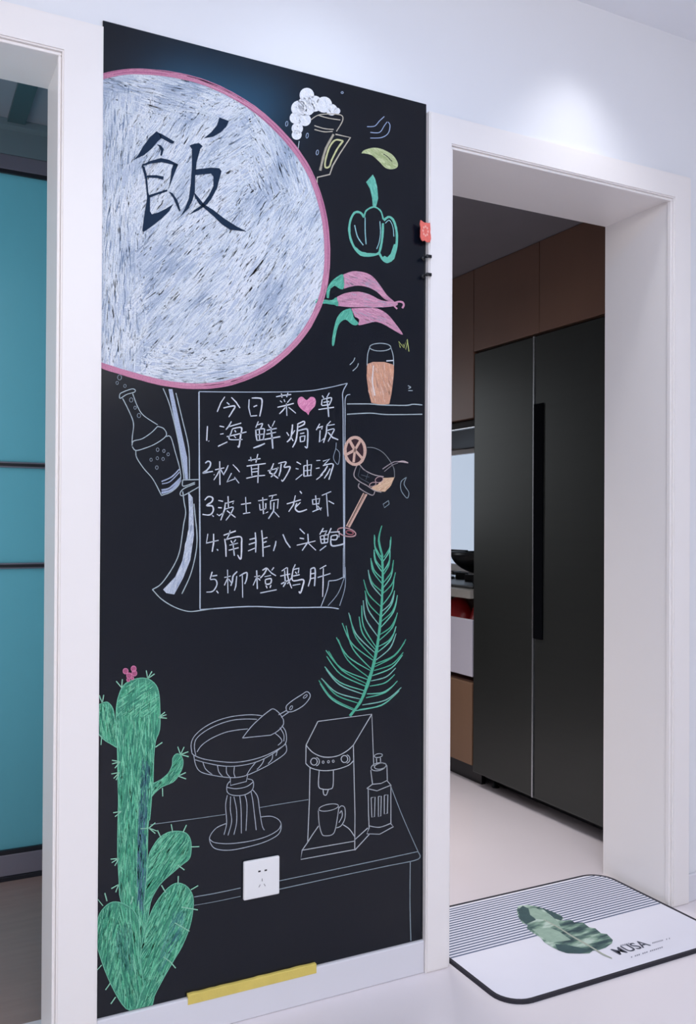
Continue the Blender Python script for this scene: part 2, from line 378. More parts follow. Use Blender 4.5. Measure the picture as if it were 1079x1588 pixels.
for x, y in ((285, 310), (392, 372), (445, 460), (575, 147)):
    c = Chalk(); c.ell(*T(*a, [(x, y)])[0], 1.8, 4 if x != 575 else 1.5, 1, (160, 176, 200), 10); c.build('chalk_bubble')
c = Chalk()
for l in ([(705, 325), (745, 322), (770, 295), (795, 272)], [(722, 355), (770, 355), (795, 320), (810, 300)], [(722, 385), (780, 382), (815, 360), (825, 320), (815, 300)]): c.line(T(*a, l), 1.3, (158, 174, 206))
c.build('chalk_steam')
# --- lime chilli and bell pepper
c = Chalk(); p = smooth(T(*a, [(675, 465), (690, 448), (740, 435), (790, 445), (840, 475), (865, 515), (860, 540), (830, 548), (800, 540), (770, 510), (730, 475), (690, 465)]))
c.poly(p, (186, 196, 148), 1); hatch(c, p, 50, 35, 12, 1.4, [(210, 218, 172), (170, 184, 132)], 2)
c.line(T(*a, [(790, 468), (812, 482), (835, 507)]), 1.2, (60, 66, 60), 6)
c.build('chalk_green_chilli', label='small lime coloured chalk chilli')
c = Chalk(); TE = (112, 192, 172); TL2 = (150, 200, 204)
p = T(*a, [(735, 575), (700, 615), (720, 650), (732, 700), (735, 745), (752, 745), (763, 700), (758, 640), (748, 600)])
c.poly(p, TE, 1); hatch(c, p, 26, 75, 10, 1.4, [(134, 208, 190), (96, 178, 158)], 2)
c.line(T(*a, [(690, 800), (700, 765), (740, 745), (775, 765), (790, 810)]), 2.4, TE)
c.line(T(*a, [(695, 800), (695, 870), (700, 940)]), 1.6, TL2); c.line(T(*a, [(772, 820), (775, 880), (768, 930), (755, 965)]), 1.4, TL2, 5)
c.line(T(*a, [(690, 800), (670, 775), (640, 775), (618, 815), (612, 870), (625, 930), (660, 985), (700, 1000), (760, 990), (775, 960), (785, 900), (788, 830)]), 3.4, TE)
c.line(T(*a, [(640, 955), (670, 985), (710, 995), (760, 992)]), 6, TE, 4, True, .7)
c.line(T(*a, [(640, 840), (655, 900), (685, 945)]), 1.6, TL2)
c.line(T(*a, [(792, 815), (820, 797), (845, 820), (860, 880), (858, 950), (840, 1010), (810, 1033), (785, 1015), (768, 985)]), 3.6, TE)
c.line(T(*a, [(852, 940), (838, 1000), (812, 1022), (790, 1005)]), 9, TE, 4, True, .6)
c.line(T(*a, [(800, 830), (822, 815), (840, 850), (845, 900)]), 1.2, TL2, 5)
c.build('chalk_bell_pepper', label='teal chalk bell pepper')
# --- chillies
c = Chalk(); a = (440, 380, 4.496); PK = (206, 148, 174); PKs = [(226, 168, 192), (196, 138, 164), (214, 160, 184), (184, 164, 184)]
def blob(c, pts, col, cols, n, ang):
    p = smooth(T(*a, pts), 3); c.poly(p, col, 1); hatch(c, p, n, ang, 12, 1.4, cols, 2)
GNs = [(116, 200, 176), (84, 170, 148), (100, 188, 164)]
for pts, ang in (([(415, 205), (480, 183), (560, 190), (620, 220), (670, 280), (720, 350), (770, 395), (755, 400), (700, 375), (650, 328), (590, 296), (520, 283), (460, 292), (420, 305)], 25),
                 ([(370, 362), (430, 335), (520, 325), (600, 345), (680, 385), (770, 395), (790, 400), (790, 420), (740, 430), (650, 435), (560, 433), (460, 433), (378, 425)], 5),
                 ([(470, 442), (560, 438), (650, 442), (720, 480), (780, 550), (830, 625), (760, 590), (700, 555), (640, 535), (570, 550), (520, 558), (525, 520), (495, 500)], 25)):
    blob(c, pts, PK, PKs, 90, ang)
c.line(T(*a, [(770, 405), (800, 395), (828, 400), (836, 420), (825, 440)]), 3, PK); c.line(T(*a, [(765, 410), (775, 430), (790, 445)]), 2.6, PK)
ch_ = c.build('chalk_chillies', label='three pink chalk chillies with green stalks')
c = Chalk()
for pts, ang in (([(300, 370), (298, 320), (320, 270), (360, 230), (415, 205), (418, 300), (390, 305), (355, 285), (325, 305), (314, 370)], -40),
                 ([(215, 382), (240, 375), (330, 385), (368, 365), (380, 425), (330, 410), (240, 408), (215, 397)], 5),
                 ([(465, 440), (410, 460), (370, 510), (345, 600), (335, 690), (350, 697), (368, 600), (390, 545), (430, 520), (470, 550), (500, 560), (522, 545), (490, 510), (480, 470)], 110)):
    blob(c, pts, (94, 180, 156), GNs, 40, ang)
c.build('chilli_stalks', ch_, 'green chalk stalks')
# --- juice glass, shelf, little marks
c = Chalk()
p = T(*a, [(580, 830), (620, 815), (700, 815), (768, 835), (765, 920), (750, 1040), (735, 1108), (680, 1115), (610, 1100), (590, 1020), (578, 930)])
c.poly(p, (206, 156, 132), 1); hatch(c, p, 110, 80, 14, 1.5, [(226, 174, 146), (218, 160, 130), (196, 150, 132), (224, 186, 168)], 2)
c.line(T(*a, [(625, 840), (618, 950), (635, 1050)]), 1.8, (226, 214, 212), 6)
c.ell(*T(*a, [(672, 712)])[0], 16.5, 6, 1.2, LW)
c.line(T(*a, [(600, 712), (585, 760), (580, 840)]), 1.2, LW); c.line(T(*a, [(745, 712), (762, 770), (766, 840)]), 1.2, LW); c.line(T(*a, [(715, 808), (762, 805)]), 2, WH)
c.build('chalk_juice_glass', label='chalk glass of orange juice')
c = Chalk()
for l in ([(440, 1108), (600, 1108), (680, 1115), (850, 1118), (900, 1110), (965, 1115)], [(440, 1180), (600, 1172), (720, 1182), (965, 1180)]): c.line(T(*a, l), 1.6, LW)
c.build('chalk_shelf')
for l in ([(495, 785), (485, 810), (460, 835)], [(520, 825), (510, 850), (480, 878)], [(865, 980), (885, 992), (868, 1000)], [(868, 1015), (898, 1015)]): c = Chalk(); c.line(T(*a, l), 1.2, LW); c.build('chalk_tick')
c = Chalk()
c.line(T(*a, [(812, 715), (800, 672), (835, 715), (860, 657), (872, 742)]), 1.3, (186, 196, 120), 3, False)
c.line(T(*a, [(830, 690), (850, 730), (862, 675)]), 1, (186, 196, 120), 3, False)
c.build('chalk_letter_mark', label='small yellow-green chalk letter M')
# --- menu sheet
c = Chalk(); a = (300, 590, 4.15)
for l, wd in (([(35, 75), (38, 640), (42, 1100), (42, 1470)], 2.0), ([(35, 72), (400, 75), (700, 70), (850, 50), (990, 18)], 1.3), ([(990, 18), (960, 80), (962, 180), (965, 700), (968, 1250)], 1.5), ([(1008, 90), (978, 112), (975, 250), (973, 750), (972, 1270)], 1.3),
              ([(40, 1475), (350, 1455), (600, 1462), (850, 1460), (935, 1470)], 1.7), ([(870, 1290), (920, 1285), (960, 1268)], 1.4), ([(870, 1290), (860, 1350), (820, 1455)], 1.3), ([(970, 1270), (930, 1370), (865, 1450)], 1.2), ([(976, 1200), (975, 1330), (940, 1450)], 1.2), ([(967, 1080), (967, 1270)], 2.6),
              ([(918, 400), (915, 440), (900, 500), (930, 540), (940, 470), (918, 440)], 1)):
    c.line(T(*a, l), wd, (176, 188, 202) if wd > 1.2 else (140, 154, 168))
menu = c.build('chalk_menu_sheet', label='white chalk outline of a curling menu sheet')
def line_of(name, label): # one written line = a part; its characters are sub-parts
    return name
A_ = (320, 600, 4.905); B_ = (310, 700, 4.905); C_ = (300, 590, 4.15); D_ = (310, 800, 4.496); E_ = (310, 860, 4.496)
rows = [
 (A_, [[[(140,75),(110,120),(82,190)],[(190,80),(225,115),(255,160)],[(155,118),(175,135)],[(130,160),(215,145),(195,190),(170,230)]],
  [[(325,95),(322,160),(335,215)],[(345,85),(400,85),(422,98),(420,150),(405,225)],[(358,152),(385,140)],[(335,222),(385,218)]],
  [[(530,75),(580,65),(645,58)],[(570,50),(575,82)],[(620,45),(610,78)],[(560,105),(575,118)],[(590,95),(597,115)],[(645,85),(615,120)],[(540,155),(600,142),(665,125)],[(608,125),(612,220)],[(600,155),(580,180),(555,205)],[(625,155),(650,175),(680,200)]],
  [[(880,65),(893,85)],[(935,45),(915,80)],[(880,95),(875,135),(885,145)],[(885,95),(945,82),(950,100),(935,135)],[(890,118),(935,110)],[(885,142),(938,135)],[(852,172),(970,155)],[(915,90),(925,160),(930,228)]]]),
 (A_, [[[(8,298),(2,410)],[(16,410),(20,414)]],
  [[(100,298),(135,305)],[(105,360),(130,355)],[(88,452),(160,418)],[(190,262),(170,300),(148,325)],[(170,303),(265,275)],[(198,318),(188,350),(175,398),(275,400)],[(200,318),(265,310),(260,370),(248,455),(238,448)],[(155,378),(230,362),(305,342)],[(215,330),(225,345)],[(210,375),(225,388)]],
  [[(395,262),(375,310)],[(390,290),(425,278),(420,300),(408,320)],[(375,325),(378,370),(385,410)],[(375,328),(435,318),(440,345),(432,400)],[(402,325),(405,405)],[(378,365),(438,358)],[(385,408),(435,400)],[(357,465),(400,450),(445,430)],[(470,285),(482,310)],[(520,258),(500,300)],[(460,330),(535,315)],[(455,360),(530,345)],[(440,400),(562,378)],[(490,305),(500,400),(505,470)]],
  [[(610,345),(628,372)],[(655,285),(650,340),(640,390),(612,420)],[(672,330),(652,362)],[(640,375),(660,412)],[(690,285),(740,262),(742,285),(695,308)],[(695,290),(690,350),(680,410),(655,460)],[(690,335),(755,320),(770,335),(770,400),(765,462),(748,452)],[(712,356),(745,350)],[(712,378),(715,420)],[(715,378),(750,372),(745,412)],[(715,418),(745,412)]],
  [[(862,280),(835,328)],[(845,312),(885,300),(875,322)],[(865,330),(860,420),(895,392)],[(945,260),(915,292)],[(915,295),(975,285)],[(915,295),(912,350),(890,425)],[(915,332),(970,320),(955,360),(925,415)],[(925,345),(960,385),(1002,402)]]]),
 (B_, [[[(40,90),(60,75),(80,85),(75,115),(50,145),(22,165),(60,158),(98,152)],[(106,176),(110,180)]],
  [[(115,140),(185,125)],[(150,75),(152,255)],[(150,140),(130,180),(105,218)],[(155,135),(182,180)],[(215,105),(200,140),(180,175)],[(250,100),(280,130),(302,158)],[(240,165),(205,232),(275,205)],[(262,195),(297,242)]],
  [[(368,68),(460,55)],[(385,42),(390,75)],[(440,20),(425,85)],[(355,112),(500,92)],[(390,115),(395,185)],[(445,105),(440,240)],[(395,135),(440,130)],[(395,158),(440,152)],[(352,205),(425,188),(495,182)]],
  [[(560,90),(545,130),(530,160),(555,175),(595,205)],[(595,120),(575,160),(540,195)],[(515,148),(600,125)],[(595,92),(655,80),(640,120),(685,118),(665,170),(630,225),(620,215)],[(618,95),(612,150),(600,190)]],
  [[(735,80),(768,98)],[(728,130),(750,135)],[(728,215),(778,175)],[(790,110),(790,190)],[(790,110),(848,100),(842,180)],[(815,65),(818,185)],[(792,148),(845,142)],[(790,190),(850,182)]],
  [[(885,70),(915,68)],[(882,130),(910,125)],[(885,215),(935,175)],[(935,75),(985,58),(945,100)],[(935,108),(1010,95),(1000,150),(980,215)],[(970,110),(950,145),(915,185)],[(990,130),(970,170),(945,205)]]]),
 (C_, [[[(72,770),(95,748),(122,755),(118,780),(85,805),(120,808),(127,838),(105,865),(58,862)],[(120,868),(130,876)]],
  [[(160,772),(190,778)],[(158,818),(182,820)],[(150,860),(165,870),(195,850)],[(205,785),(200,830),(175,900)],[(205,792),(262,776),(252,795)],[(222,745),(225,822)],[(205,828),(255,816),(238,860),(208,900)],[(215,838),(270,882)]],
  [[(305,798),(370,788)],[(335,750),(340,855)],[(318,858),(365,850)]],
  [[(415,775),(475,765)],[(425,795),(428,835)],[(428,835),(468,825)],[(465,790),(465,828)],[(445,752),(450,860),(480,845)],[(485,745),(535,735)],[(510,742),(503,765)],[(495,775),(497,830)],[(495,775),(545,765),(540,825)],[(518,785),(515,840),(482,890)],[(520,845),(552,880)]],
  [[(600,795),(690,768)],[(655,740),(643,800),(612,845)],[(684,712),(697,728)],[(665,790),(655,825),(680,845),(730,830)],[(688,785),(655,818)]],
  [[(765,765),(768,800)],[(765,768),(812,760),(805,798)],[(768,798),(805,792)],[(785,740),(795,830)],[(765,845),(825,820)],[(800,808),(820,835)],[(825,740),(885,715)],[(855,725),(865,875)],[(868,775),(905,795)]]]),
 (D_, [[[(55,125),(45,190),(130,170)],[(95,125),(95,190),(85,250)],[(118,232),(126,242)]],
  [[(165,135),(250,105)],[(210,100),(205,125),(185,165)],[(172,160),(180,210),(182,285)],[(180,165),(280,145),(290,200),(285,300),(262,272)],[(215,172),(225,190)],[(250,165),(235,185)],[(205,205),(265,190)],[(200,240),(270,222)],[(230,190),(240,278)]],
  [[(345,165),(385,155)],[(340,200),(385,185)],[(335,245),(390,222)],[(385,115),(390,180),(388,255)],[(430,100),(438,190),(440,285)],[(440,160),(470,150)],[(440,188),(465,178)],[(440,222),(490,208)]],
  [[(530,175),(525,205),(512,245)],[(578,128),(600,180),(630,222)]],
  [[(695,90),(730,125)],[(695,155),(725,160)],[(675,205),(805,175)],[(752,125),(755,180),(712,242)],[(755,190),(808,240)]],
  [[(860,85),(835,130)],[(850,110),(885,105),(870,130)],[(838,140),(845,190)],[(838,142),(895,130),(890,185)],[(865,138),(868,190)],[(842,165),(890,160)],[(845,192),(890,185)],[(835,242),(880,208)],[(915,85),(895,130)],[(908,115),(972,110),(968,150)],[(915,140),(955,135),(950,165),(915,165)],[(915,140),(912,190),(930,210),(1000,195),(1003,175)]]]),
 (E_, [[[(85,120),(70,172)],[(85,150),(120,145)],[(72,175),(108,175),(118,210),(90,255),(45,262)],[(115,252),(128,270)]],
  [[(170,160),(215,150)],[(192,105),(195,270)],[(192,165),(170,215)],[(200,170),(218,195)],[(260,118),(232,148),(226,185),(215,218)],[(256,150),(250,220),(240,252)],[(275,150),(325,125),(325,170),(312,205)],[(295,145),(298,300)]],
  [[(378,155),(420,148)],[(395,110),(400,240)],[(395,160),(370,215)],[(405,165),(420,180)],[(435,110),(465,95),(450,130),(420,165)],[(470,95),(480,110)],[(515,90),(500,110)],[(480,110),(500,130),(530,148)],[(450,155),(495,145)],[(455,175),(495,168),(492,200),(460,205),(455,175)],[(460,215),(468,235)],[(495,212),(488,232)],[(420,268),(535,245)]],
  [[(605,90),(570,115)],[(560,150),(630,135)],[(590,110),(595,200),(580,225)],[(565,205),(615,180)],[(610,90),(612,150),(630,210),(640,235)],[(635,165),(610,205)],[(665,68),(650,100)],[(650,100),(645,180),(720,175),(715,225),(700,268),(690,256)],[(650,105),(690,95),(685,130)],[(665,120),(675,135)],[(650,150),(695,140)],[(645,215),(700,205)]],
  [[(772,100),(770,170),(755,222)],[(772,100),(800,95),(803,150),(798,220)],[(772,135),(800,130)],[(770,168),(800,162)],[(835,100),(880,75)],[(820,160),(910,132)],[(860,95),(858,200),(855,295)]]]),
]
for tr, chars in rows:
    for k, strokes in enumerate(chars):
        c = Chalk()
        for s in strokes:
            c.line(T(*tr, s), random.uniform(1.8, 2.5), random.choice([(206, 212, 222), (196, 204, 216), (214, 218, 228)]), 4, len(s) > 3, .25)
        c.build('written_character', menu)
c = Chalk(); p = smooth(T(*A_, [(775, 215), (760, 195), (735, 180), (705, 150), (693, 115), (702, 85), (728, 75), (762, 100), (790, 77), (818, 80), (832, 105), (825, 145), (798, 175), (785, 190)]), 3)
c.poly(p, (222, 140, 178), 3); hatch(c, p, 60, -50, 8, 1.3, [(236, 164, 196), (212, 128, 168)], 4)
c.build('pink_heart', menu, 'small pink chalk heart')
# --- cocktail
c = Chalk(); a = (480, 640, 5.395); PE = (206, 172, 158)
cx, cy = T(*a, [(380, 320)])[0]
c.disc(cx, cy, 16, 22, (62, 44, 50), 1)
c.ell(cx, cy, 15.5, 21, 4.6, PE, 0, 4)
for x, y in ((330, 225), (432, 222), (445, 388), (368, 415), (305, 352)): c.line(T(*a, [(378, 312), (x, y)]), 4.2, PE, 5, False)
c.line(T(*a, [(480, 290), (540, 295), (610, 330), (670, 400), (705, 470), (710, 540)]), 1.2, (120, 124, 128))
p = T(*a, [(600, 545), (650, 545), (710, 540), (680, 610), (630, 662), (560, 655), (510, 630), (570, 600), (610, 565)])
c.poly(p, (212, 178, 148), 2); hatch(c, p, 36, -40, 8, 1.3, [(228, 196, 168), (200, 160, 134)], 3)
for l in ([(400, 430), (370, 520), (410, 570), (480, 610), (540, 650), (600, 665)], [(415, 430), (460, 480), (540, 520), (620, 535)], [(415, 590), (415, 630), (520, 690), (545, 660)]): c.line(T(*a, l), 1.5, (160, 150, 152))
for l in ([(425, 450), (405, 530), (440, 560)], [(440, 470), (490, 500), (470, 560)], [(430, 520), (500, 540)], [(420, 545), (500, 590)]): c.line(T(*a, l), .8, (84, 90, 98), 3, False)
c.ell(*T(*a, [(582, 560)])[0], 6.5, 4.5, 1, (190, 160, 160), -20, 6); c.disc(*T(*a, [(582, 560)])[0], 6, 4, (44, 34, 44), 5, -20)
c.ell(*T(*a, [(528, 600)])[0], 5.5, 3, 1, (190, 160, 160), -20, 6)
c.line(T(*a, [(452, 672), (308, 950)]), 1.8, PE, 3, False); c.line(T(*a, [(478, 682), (330, 960)]), 2.4, PE, 3, False); c.line(T(*a, [(465, 680), (320, 955)]), 2.0, (150, 124, 112), 2, False)
c.ell(*T(*a, [(310, 1000)])[0], 14.5, 6.2, 1.8, (184, 146, 148), 14); c.ell(*T(*a, [(335, 1003)])[0], 6, 3, 1.6, (160, 96, 104), 14)
c.line(T(*a, [(610, 472), (680, 425), (730, 408), (825, 420)]), 1.4, (150, 140, 146)); c.line(T(*a, [(625, 492), (690, 440), (740, 420)]), 1.1, (130, 124, 130)); c.line(T(*a, [(740, 412), (780, 408), (825, 420)]), 3, (184, 166, 168), 4, True, .7)
c.build('chalk_cocktail', label='peach chalk cocktail glass with a citrus slice')
for l in ([(810, 540), (770, 570), (760, 610), (770, 660), (815, 715), (830, 670), (800, 620), (790, 590), (810, 540)], [(660, 735), (615, 765), (625, 795), (665, 765), (660, 735)]): c = Chalk(); c.line(T(*a, l), 1.1, (134, 150, 158), 3, len(l) > 5); c.build('chalk_peel')
# --- feather leaf
c = Chalk(); a = (470, 800, 4.962)
spine = [(606, 300), (612, 450), (606, 650), (590, 850), (570, 1000), (540, 1150), (490, 1310), (440, 1430), (360, 1540)]
c.line(T(*a, spine), 3.6, (88, 178, 150), 6, True, 0, .2); c.line(T(*a, spine[3:]), 5, (84, 172, 144), 5, True, .3, .2)
Lf = [(605, 75, 612, 300), (600, 90, 606, 310), (548, 145, 600, 320), (552, 160, 604, 350), (545, 260, 605, 430), (548, 280, 604, 400), (520, 325, 605, 520), (525, 345, 604, 480), (500, 415, 603, 620), (505, 440, 603, 580), (465, 490, 600, 700), (475, 575, 592, 770), (480, 600, 585, 840), (462, 650, 575, 930), (450, 690, 560, 1010), (350, 745, 548, 1050), (360, 765, 540, 1090), (430, 775, 555, 1030), (300, 825, 535, 1110), (330, 845, 525, 1180), (255, 935, 515, 1190), (270, 950, 500, 1240), (175, 1035, 495, 1260), (195, 1040, 485, 1290), (180, 1080, 478, 1310), (165, 1160, 468, 1345), (175, 1180, 455, 1370), (140, 1250, 440, 1410), (160, 1275, 420, 1440), (120, 1265, 400, 1490), (130, 1290, 390, 1497)]
Rf = [(675, 160, 620, 320), (670, 185, 616, 350), (668, 265, 615, 430), (665, 290, 613, 460), (695, 340, 612, 520), (690, 365, 611, 560), (710, 435, 610, 600), (700, 470, 608, 690), (703, 575, 600, 780), (698, 600, 598, 740), (725, 610, 595, 860), (722, 640, 592, 820), (725, 745, 583, 960), (718, 770, 580, 920), (715, 850, 572, 1050), (710, 880, 570, 1010), (715, 905, 560, 1110), (790, 950, 552, 1160), (780, 975, 550, 1140), (770, 1050, 545, 1190), (765, 1070, 532, 1230), (712, 1170, 522, 1270), (705, 1220, 512, 1310), (725, 1270, 484, 1400), (700, 1300, 490, 1370), (755, 1320, 455, 1455), (715, 1370, 430, 1490), (740, 1345, 400, 1500)]
for k, (x0, y0, x1, y1) in enumerate(Lf+Rf):
    sgn = -1 if k < len(Lf) else 1; dx, dy = x1-x0, y1-y0; l = math.hypot(dx, dy)
    steep = abs(dy)/l; q = .12
    m1 = (x0+dx*.45+sgn*dy*q*.9, y0+dy*.45+abs(dx)*q*.9+4)
    cl = random.choice([(92, 178, 152), (110, 190, 168), (128, 182, 172), (80, 166, 138)])
    c.line(T(*a, [(x0, y0), m1, (x1, y1)]), 1.9, cl, 3+(k % 3), True, .35)
c.build('chalk_palm_leaf', label='tall green chalk palm leaf')
# --- cactus
G = (78, 150, 124); Gs = [(112, 200, 158), (92, 184, 144), (130, 208, 172), (66, 146, 118), (78, 162, 128), (110, 198, 162)]
c = Chalk(); a = (140, 1020, 5.395); a2 = (140, 1260, 4.84)
main = T(*a, [(225, 700), (215, 600), (218, 420), (240, 310), (280, 230), (340, 190), (420, 170), (490, 180), (550, 230), (575, 310), (582, 430), (580, 600), (545, 700), (530, 850), (525, 1040), (515, 1110), (510, 1200), (497, 1350)]) + \
    T(*a2, [(438, 60), (432, 150), (425, 420), (415, 620), (412, 760), (430, 900), (400, 1100), (330, 1050), (340, 800), (232, 670), (215, 500), (205, 300), (208, 50)]) + T(*a, [(235, 1200), (230, 1000), (228, 850)])
larm = T(*a, [(225, 600), (205, 520), (190, 430), (150, 375), (110, 375), (65, 400), (52, 450), (54, 560), (72, 640), (120, 690), (170, 720), (235, 760)])
rarm = T(*a, [(520, 1055), (590, 1020), (650, 970), (685, 900), (690, 840), (720, 805), (755, 815), (775, 860), (770, 920), (735, 990), (690, 1040), (600, 1080), (540, 1130), (512, 1165)])
pad1 = T(*a2, [(430, 420), (440, 320), (480, 240), (530, 180), (600, 145), (680, 142), (730, 165), (755, 220), (755, 300), (740, 350), (690, 390), (620, 450), (540, 520), (490, 590), (450, 680), (425, 830), (400, 700)])
pad2 = T(*a2, [(375, 1100), (385, 1000), (420, 850), (480, 700), (560, 590), (620, 540), (670, 530), (730, 560), (770, 630), (770, 730), (745, 860), (690, 1000), (620, 1120), (540, 1260), (480, 1380), (450, 1490), (340, 1510), (400, 1300)])
pad3 = T(*a2, [(50, 850), (70, 760), (130, 690), (190, 670), (260, 690), (320, 730), (355, 790), (370, 870), (360, 1000), (365, 1100), (400, 1200), (430, 1300), (440, 1400), (430, 1490), (330, 1510), (240, 1440), (150, 1280), (90, 1130), (50, 1000)])
def cact(poly, n, ang, ly):
    p = smooth(poly, 3); c.poly(p, G, ly); hatch(c, p, n, ang, 24, 1.5, Gs, ly+1); hatch(c, p, int(n*.7), ang, 20, 1.0, [(140, 214, 178), (46, 112, 98), (120, 204, 166), (58, 126, 106)], ly+2); c.line(p+[p[0]], 1.3, (120, 194, 164), ly+4, False)
cact(larm, 130, 85, 0); cact(rarm, 70, -50, 0)
cact(main, 620, lambda x, y: (-38 if y < 1110 and random.random() < .6 else 91), 5)
cact(pad1, 230, -55, 10); cact(pad3, 380, lambda x, y: 100 if x < 185 else 84, 10); cact(pad2, 330, -65, 15)
hatch(c, T(*a, [(440, 820), (505, 900), (480, 1250), (470, 1400), (400, 1400), (410, 1100)])+[], 90, 93, 26, 1.4, [(66, 110, 120), (84, 128, 134), (50, 96, 102), (90, 160, 140)], 9)
hatch(c, T(*a2, [(360, 0), (425, 0), (415, 600), (395, 780), (355, 700), (350, 400)]), 170, 91, 26, 1.5, [(82, 120, 140), (96, 134, 150), (66, 106, 120), (80, 150, 136)], 9)
hatch(c, T(*a2, [(200, 850), (300, 800), (330, 1000), (320, 1250), (240, 1180), (190, 1000)]), 90, 90, 22, 1.3, [(54, 118, 104), (66, 130, 114), (110, 180, 160), (88, 160, 138)], 14)
hatch(c, T(*a2, [(640, 700), (730, 720), (690, 900), (600, 1080), (500, 1250), (520, 1050)]), 80, -63, 22, 1.3, [(66, 126, 128), (80, 140, 136), (110, 180, 160), (92, 160, 144)], 19)
cactus = c.build('chalk_cactus', label='green chalk cactus with five arms and pads')
c = Chalk(); NE = (150, 206, 180)
for x, y, angs in ((480, 175, (-100, -60, -35)), (262, 250, (-130, -85)), (570, 500, (-40, -20, 5)), (100, 380, (-130, -110, -80)), (95, 660, (95, 190)), (545, 748, (-35,)), (250, 870, (165, 130, 190)), (245, 960, (170, 135, 115)), (260, 1285, (170, 140)), (755, 810, (-110, -65, -20, 15)), (735, 990, (-25, 20)), (603, 1090, (88,)), (490, 1425, (40, 20, -40, 175))):
    for an in angs: r = math.radians(an); px, py = T(*a, [(x, y)])[0]; c.line([(px, py), (px+13*math.cos(r), py+13*math.sin(r))], 1.6, NE, 25, False)
for x, y, angs in ((215, 345, (175, 150, 120)), (212, 540, (150, 110)), (125, 665, (-105,)), (95, 700, (-130,)), (618, 150, (-100,)), (695, 150, (-65,)), (530, 190, (-115,)), (755, 258, (-2,)), (655, 395, (35,)), (658, 540, (-88,)), (755, 580, (-30,)), (565, 600, (-120,)), (745, 720, (10, 190)), (690, 860, (30, 210)), (600, 1120, (50, 215)), (85, 1145, (140,)), (150, 1280, (125,)), (190, 1385, (125,)), (300, 690, (-70,))):
    for an in angs: r = math.radians(an); px, py = T(*a2, [(x, y)])[0]; c.line([(px, py), (px+13*math.cos(r), py+13*math.sin(r))], 1.7, NE, 25, False)
c.build('cactus_needles', cactus, 'pale mint chalk needles')
c = Chalk()
for x, y, r in ((295, 112, 22), (362, 92, 22), (368, 130, 22), (325, 150, 22), (318, 185, 14), (352, 172, 12)):
    px, py = T(*a, [(x, y)])[0]; c.disc(px, py, r*.8/5.4, r/5.4, (176, 96, 132), 26); c.ell(px, py, r/5.4, r*1.1/5.4, 1.1, (214, 132, 168), 0, 28)
c.build('cactus_flower', cactus, 'pink chalk flower')
# --- table
c = Chalk()
for l, wd in (([(233, 1279), (250, 1276.5), (300, 1270), (349, 1263)], 1), ([(402, 1252.5), (440, 1246), (478, 1240)], 1), ([(605, 1217), (624, 1266), (648, 1320.5)], 1.1), ([(648, 1320.5), (600, 1331), (520, 1348), (433, 1366)], 1.3), ([(648, 1320.5), (648, 1332.5), (600, 1343), (520, 1360), (433, 1379)], 1.3), ([(636, 1336), (635.5, 1400), (637, 1459)], 1.4), ([(373, 1377), (335, 1385), (301, 1391)], 1.3), ([(373, 1390), (335, 1398), (301, 1404)], .9)):
    c.line(l, wd, (142, 156, 164))
c.build('chalk_table', label='thin chalk outline of a table top and leg')
# --- cake stand
c = Chalk(); a = (280, 1060, 4.905); CG = (168, 176, 186)
for l in ([(85, 520), (80, 460), (105, 400), (170, 340), (260, 290), (370, 255), (480, 240), (560, 238), (620, 245)], [(770, 320), (800, 370), (800, 450), (740, 500), (640, 550), (520, 585), (400, 600), (270, 590), (160, 570), (95, 540), (85, 520)],
          [(115, 545), (105, 480), (120, 420), (190, 360), (290, 310), (400, 278), (500, 270), (580, 272)], [(125, 520), (160, 470), (230, 420), (330, 375), (420, 355), (510, 345)], [(715, 375), (755, 410), (770, 440), (740, 470)], [(755, 335), (785, 390), (785, 440)],
          [(110, 580), (200, 605), (330, 628), (450, 625), (580, 595), (700, 535), (800, 460)], [(100, 545), (115, 620), (150, 670), (230, 695), (370, 715), (480, 705), (600, 655), (700, 600), (800, 525), (800, 460)],
          [(170, 600), (190, 650), (240, 692)], [(280, 620), (290, 670), (320, 708)], [(348, 628), (350, 680), (375, 712)], [(410, 628), (405, 680), (415, 712)], [(570, 600), (530, 650), (500, 700)], [(635, 575), (620, 610), (580, 655)], [(700, 540), (695, 575), (665, 610)], [(735, 515), (725, 550)],
          [(345, 1065), (270, 1100), (222, 1165), (230, 1220), (270, 1258), (370, 1268), (500, 1245), (640, 1205), (740, 1150), (765, 1090), (750, 1040), (690, 1010), (610, 1015)], [(222, 1185), (260, 1210), (370, 1218), (520, 1200), (650, 1165), (740, 1115), (765, 1070)],
          [(355, 790), (420, 800), (500, 785), (550, 750)], [(380, 740), (355, 770), (355, 825), (400, 850), (480, 848), (540, 815), (555, 770), (545, 735), (510, 725)],
          [(355, 850), (342, 930), (350, 1060), (330, 1150)], [(380, 860), (378, 960), (388, 1050), (360, 1155)], [(405, 860), (425, 960), (425, 1060), (405, 1150)], [(450, 855), (460, 960), (462, 1140)], [(490, 850), (505, 930), (497, 1120)], [(535, 820), (550, 900), (575, 1115)], [(545, 805), (585, 860), (600, 960), (620, 1080), (637, 1115)]):
    c.line(T(*a, l), 1.2, CG)
c.line(T(*a, [(378, 715), (380, 775), (500, 745), (510, 695)]), 1.2, CG, 3, False)
c.build('chalk_cake_stand', label='chalk outline of a fluted cake stand')
c = Chalk()
for l in ([(470, 415), (560, 405), (685, 393)], [(685, 393), (740, 360), (780, 315), (782, 275)], [(782, 275), (750, 225), (705, 193), (670, 210), (620, 250), (540, 325), (470, 415)], [(745, 238), (805, 205)], [(765, 258), (825, 215)], [(805, 205), (805, 170), (850, 130), (920, 85), (960, 62), (985, 85), (975, 120), (930, 170), (860, 210), (820, 215), (805, 205)]): c.line(T(*a, l), 1.3, CG)
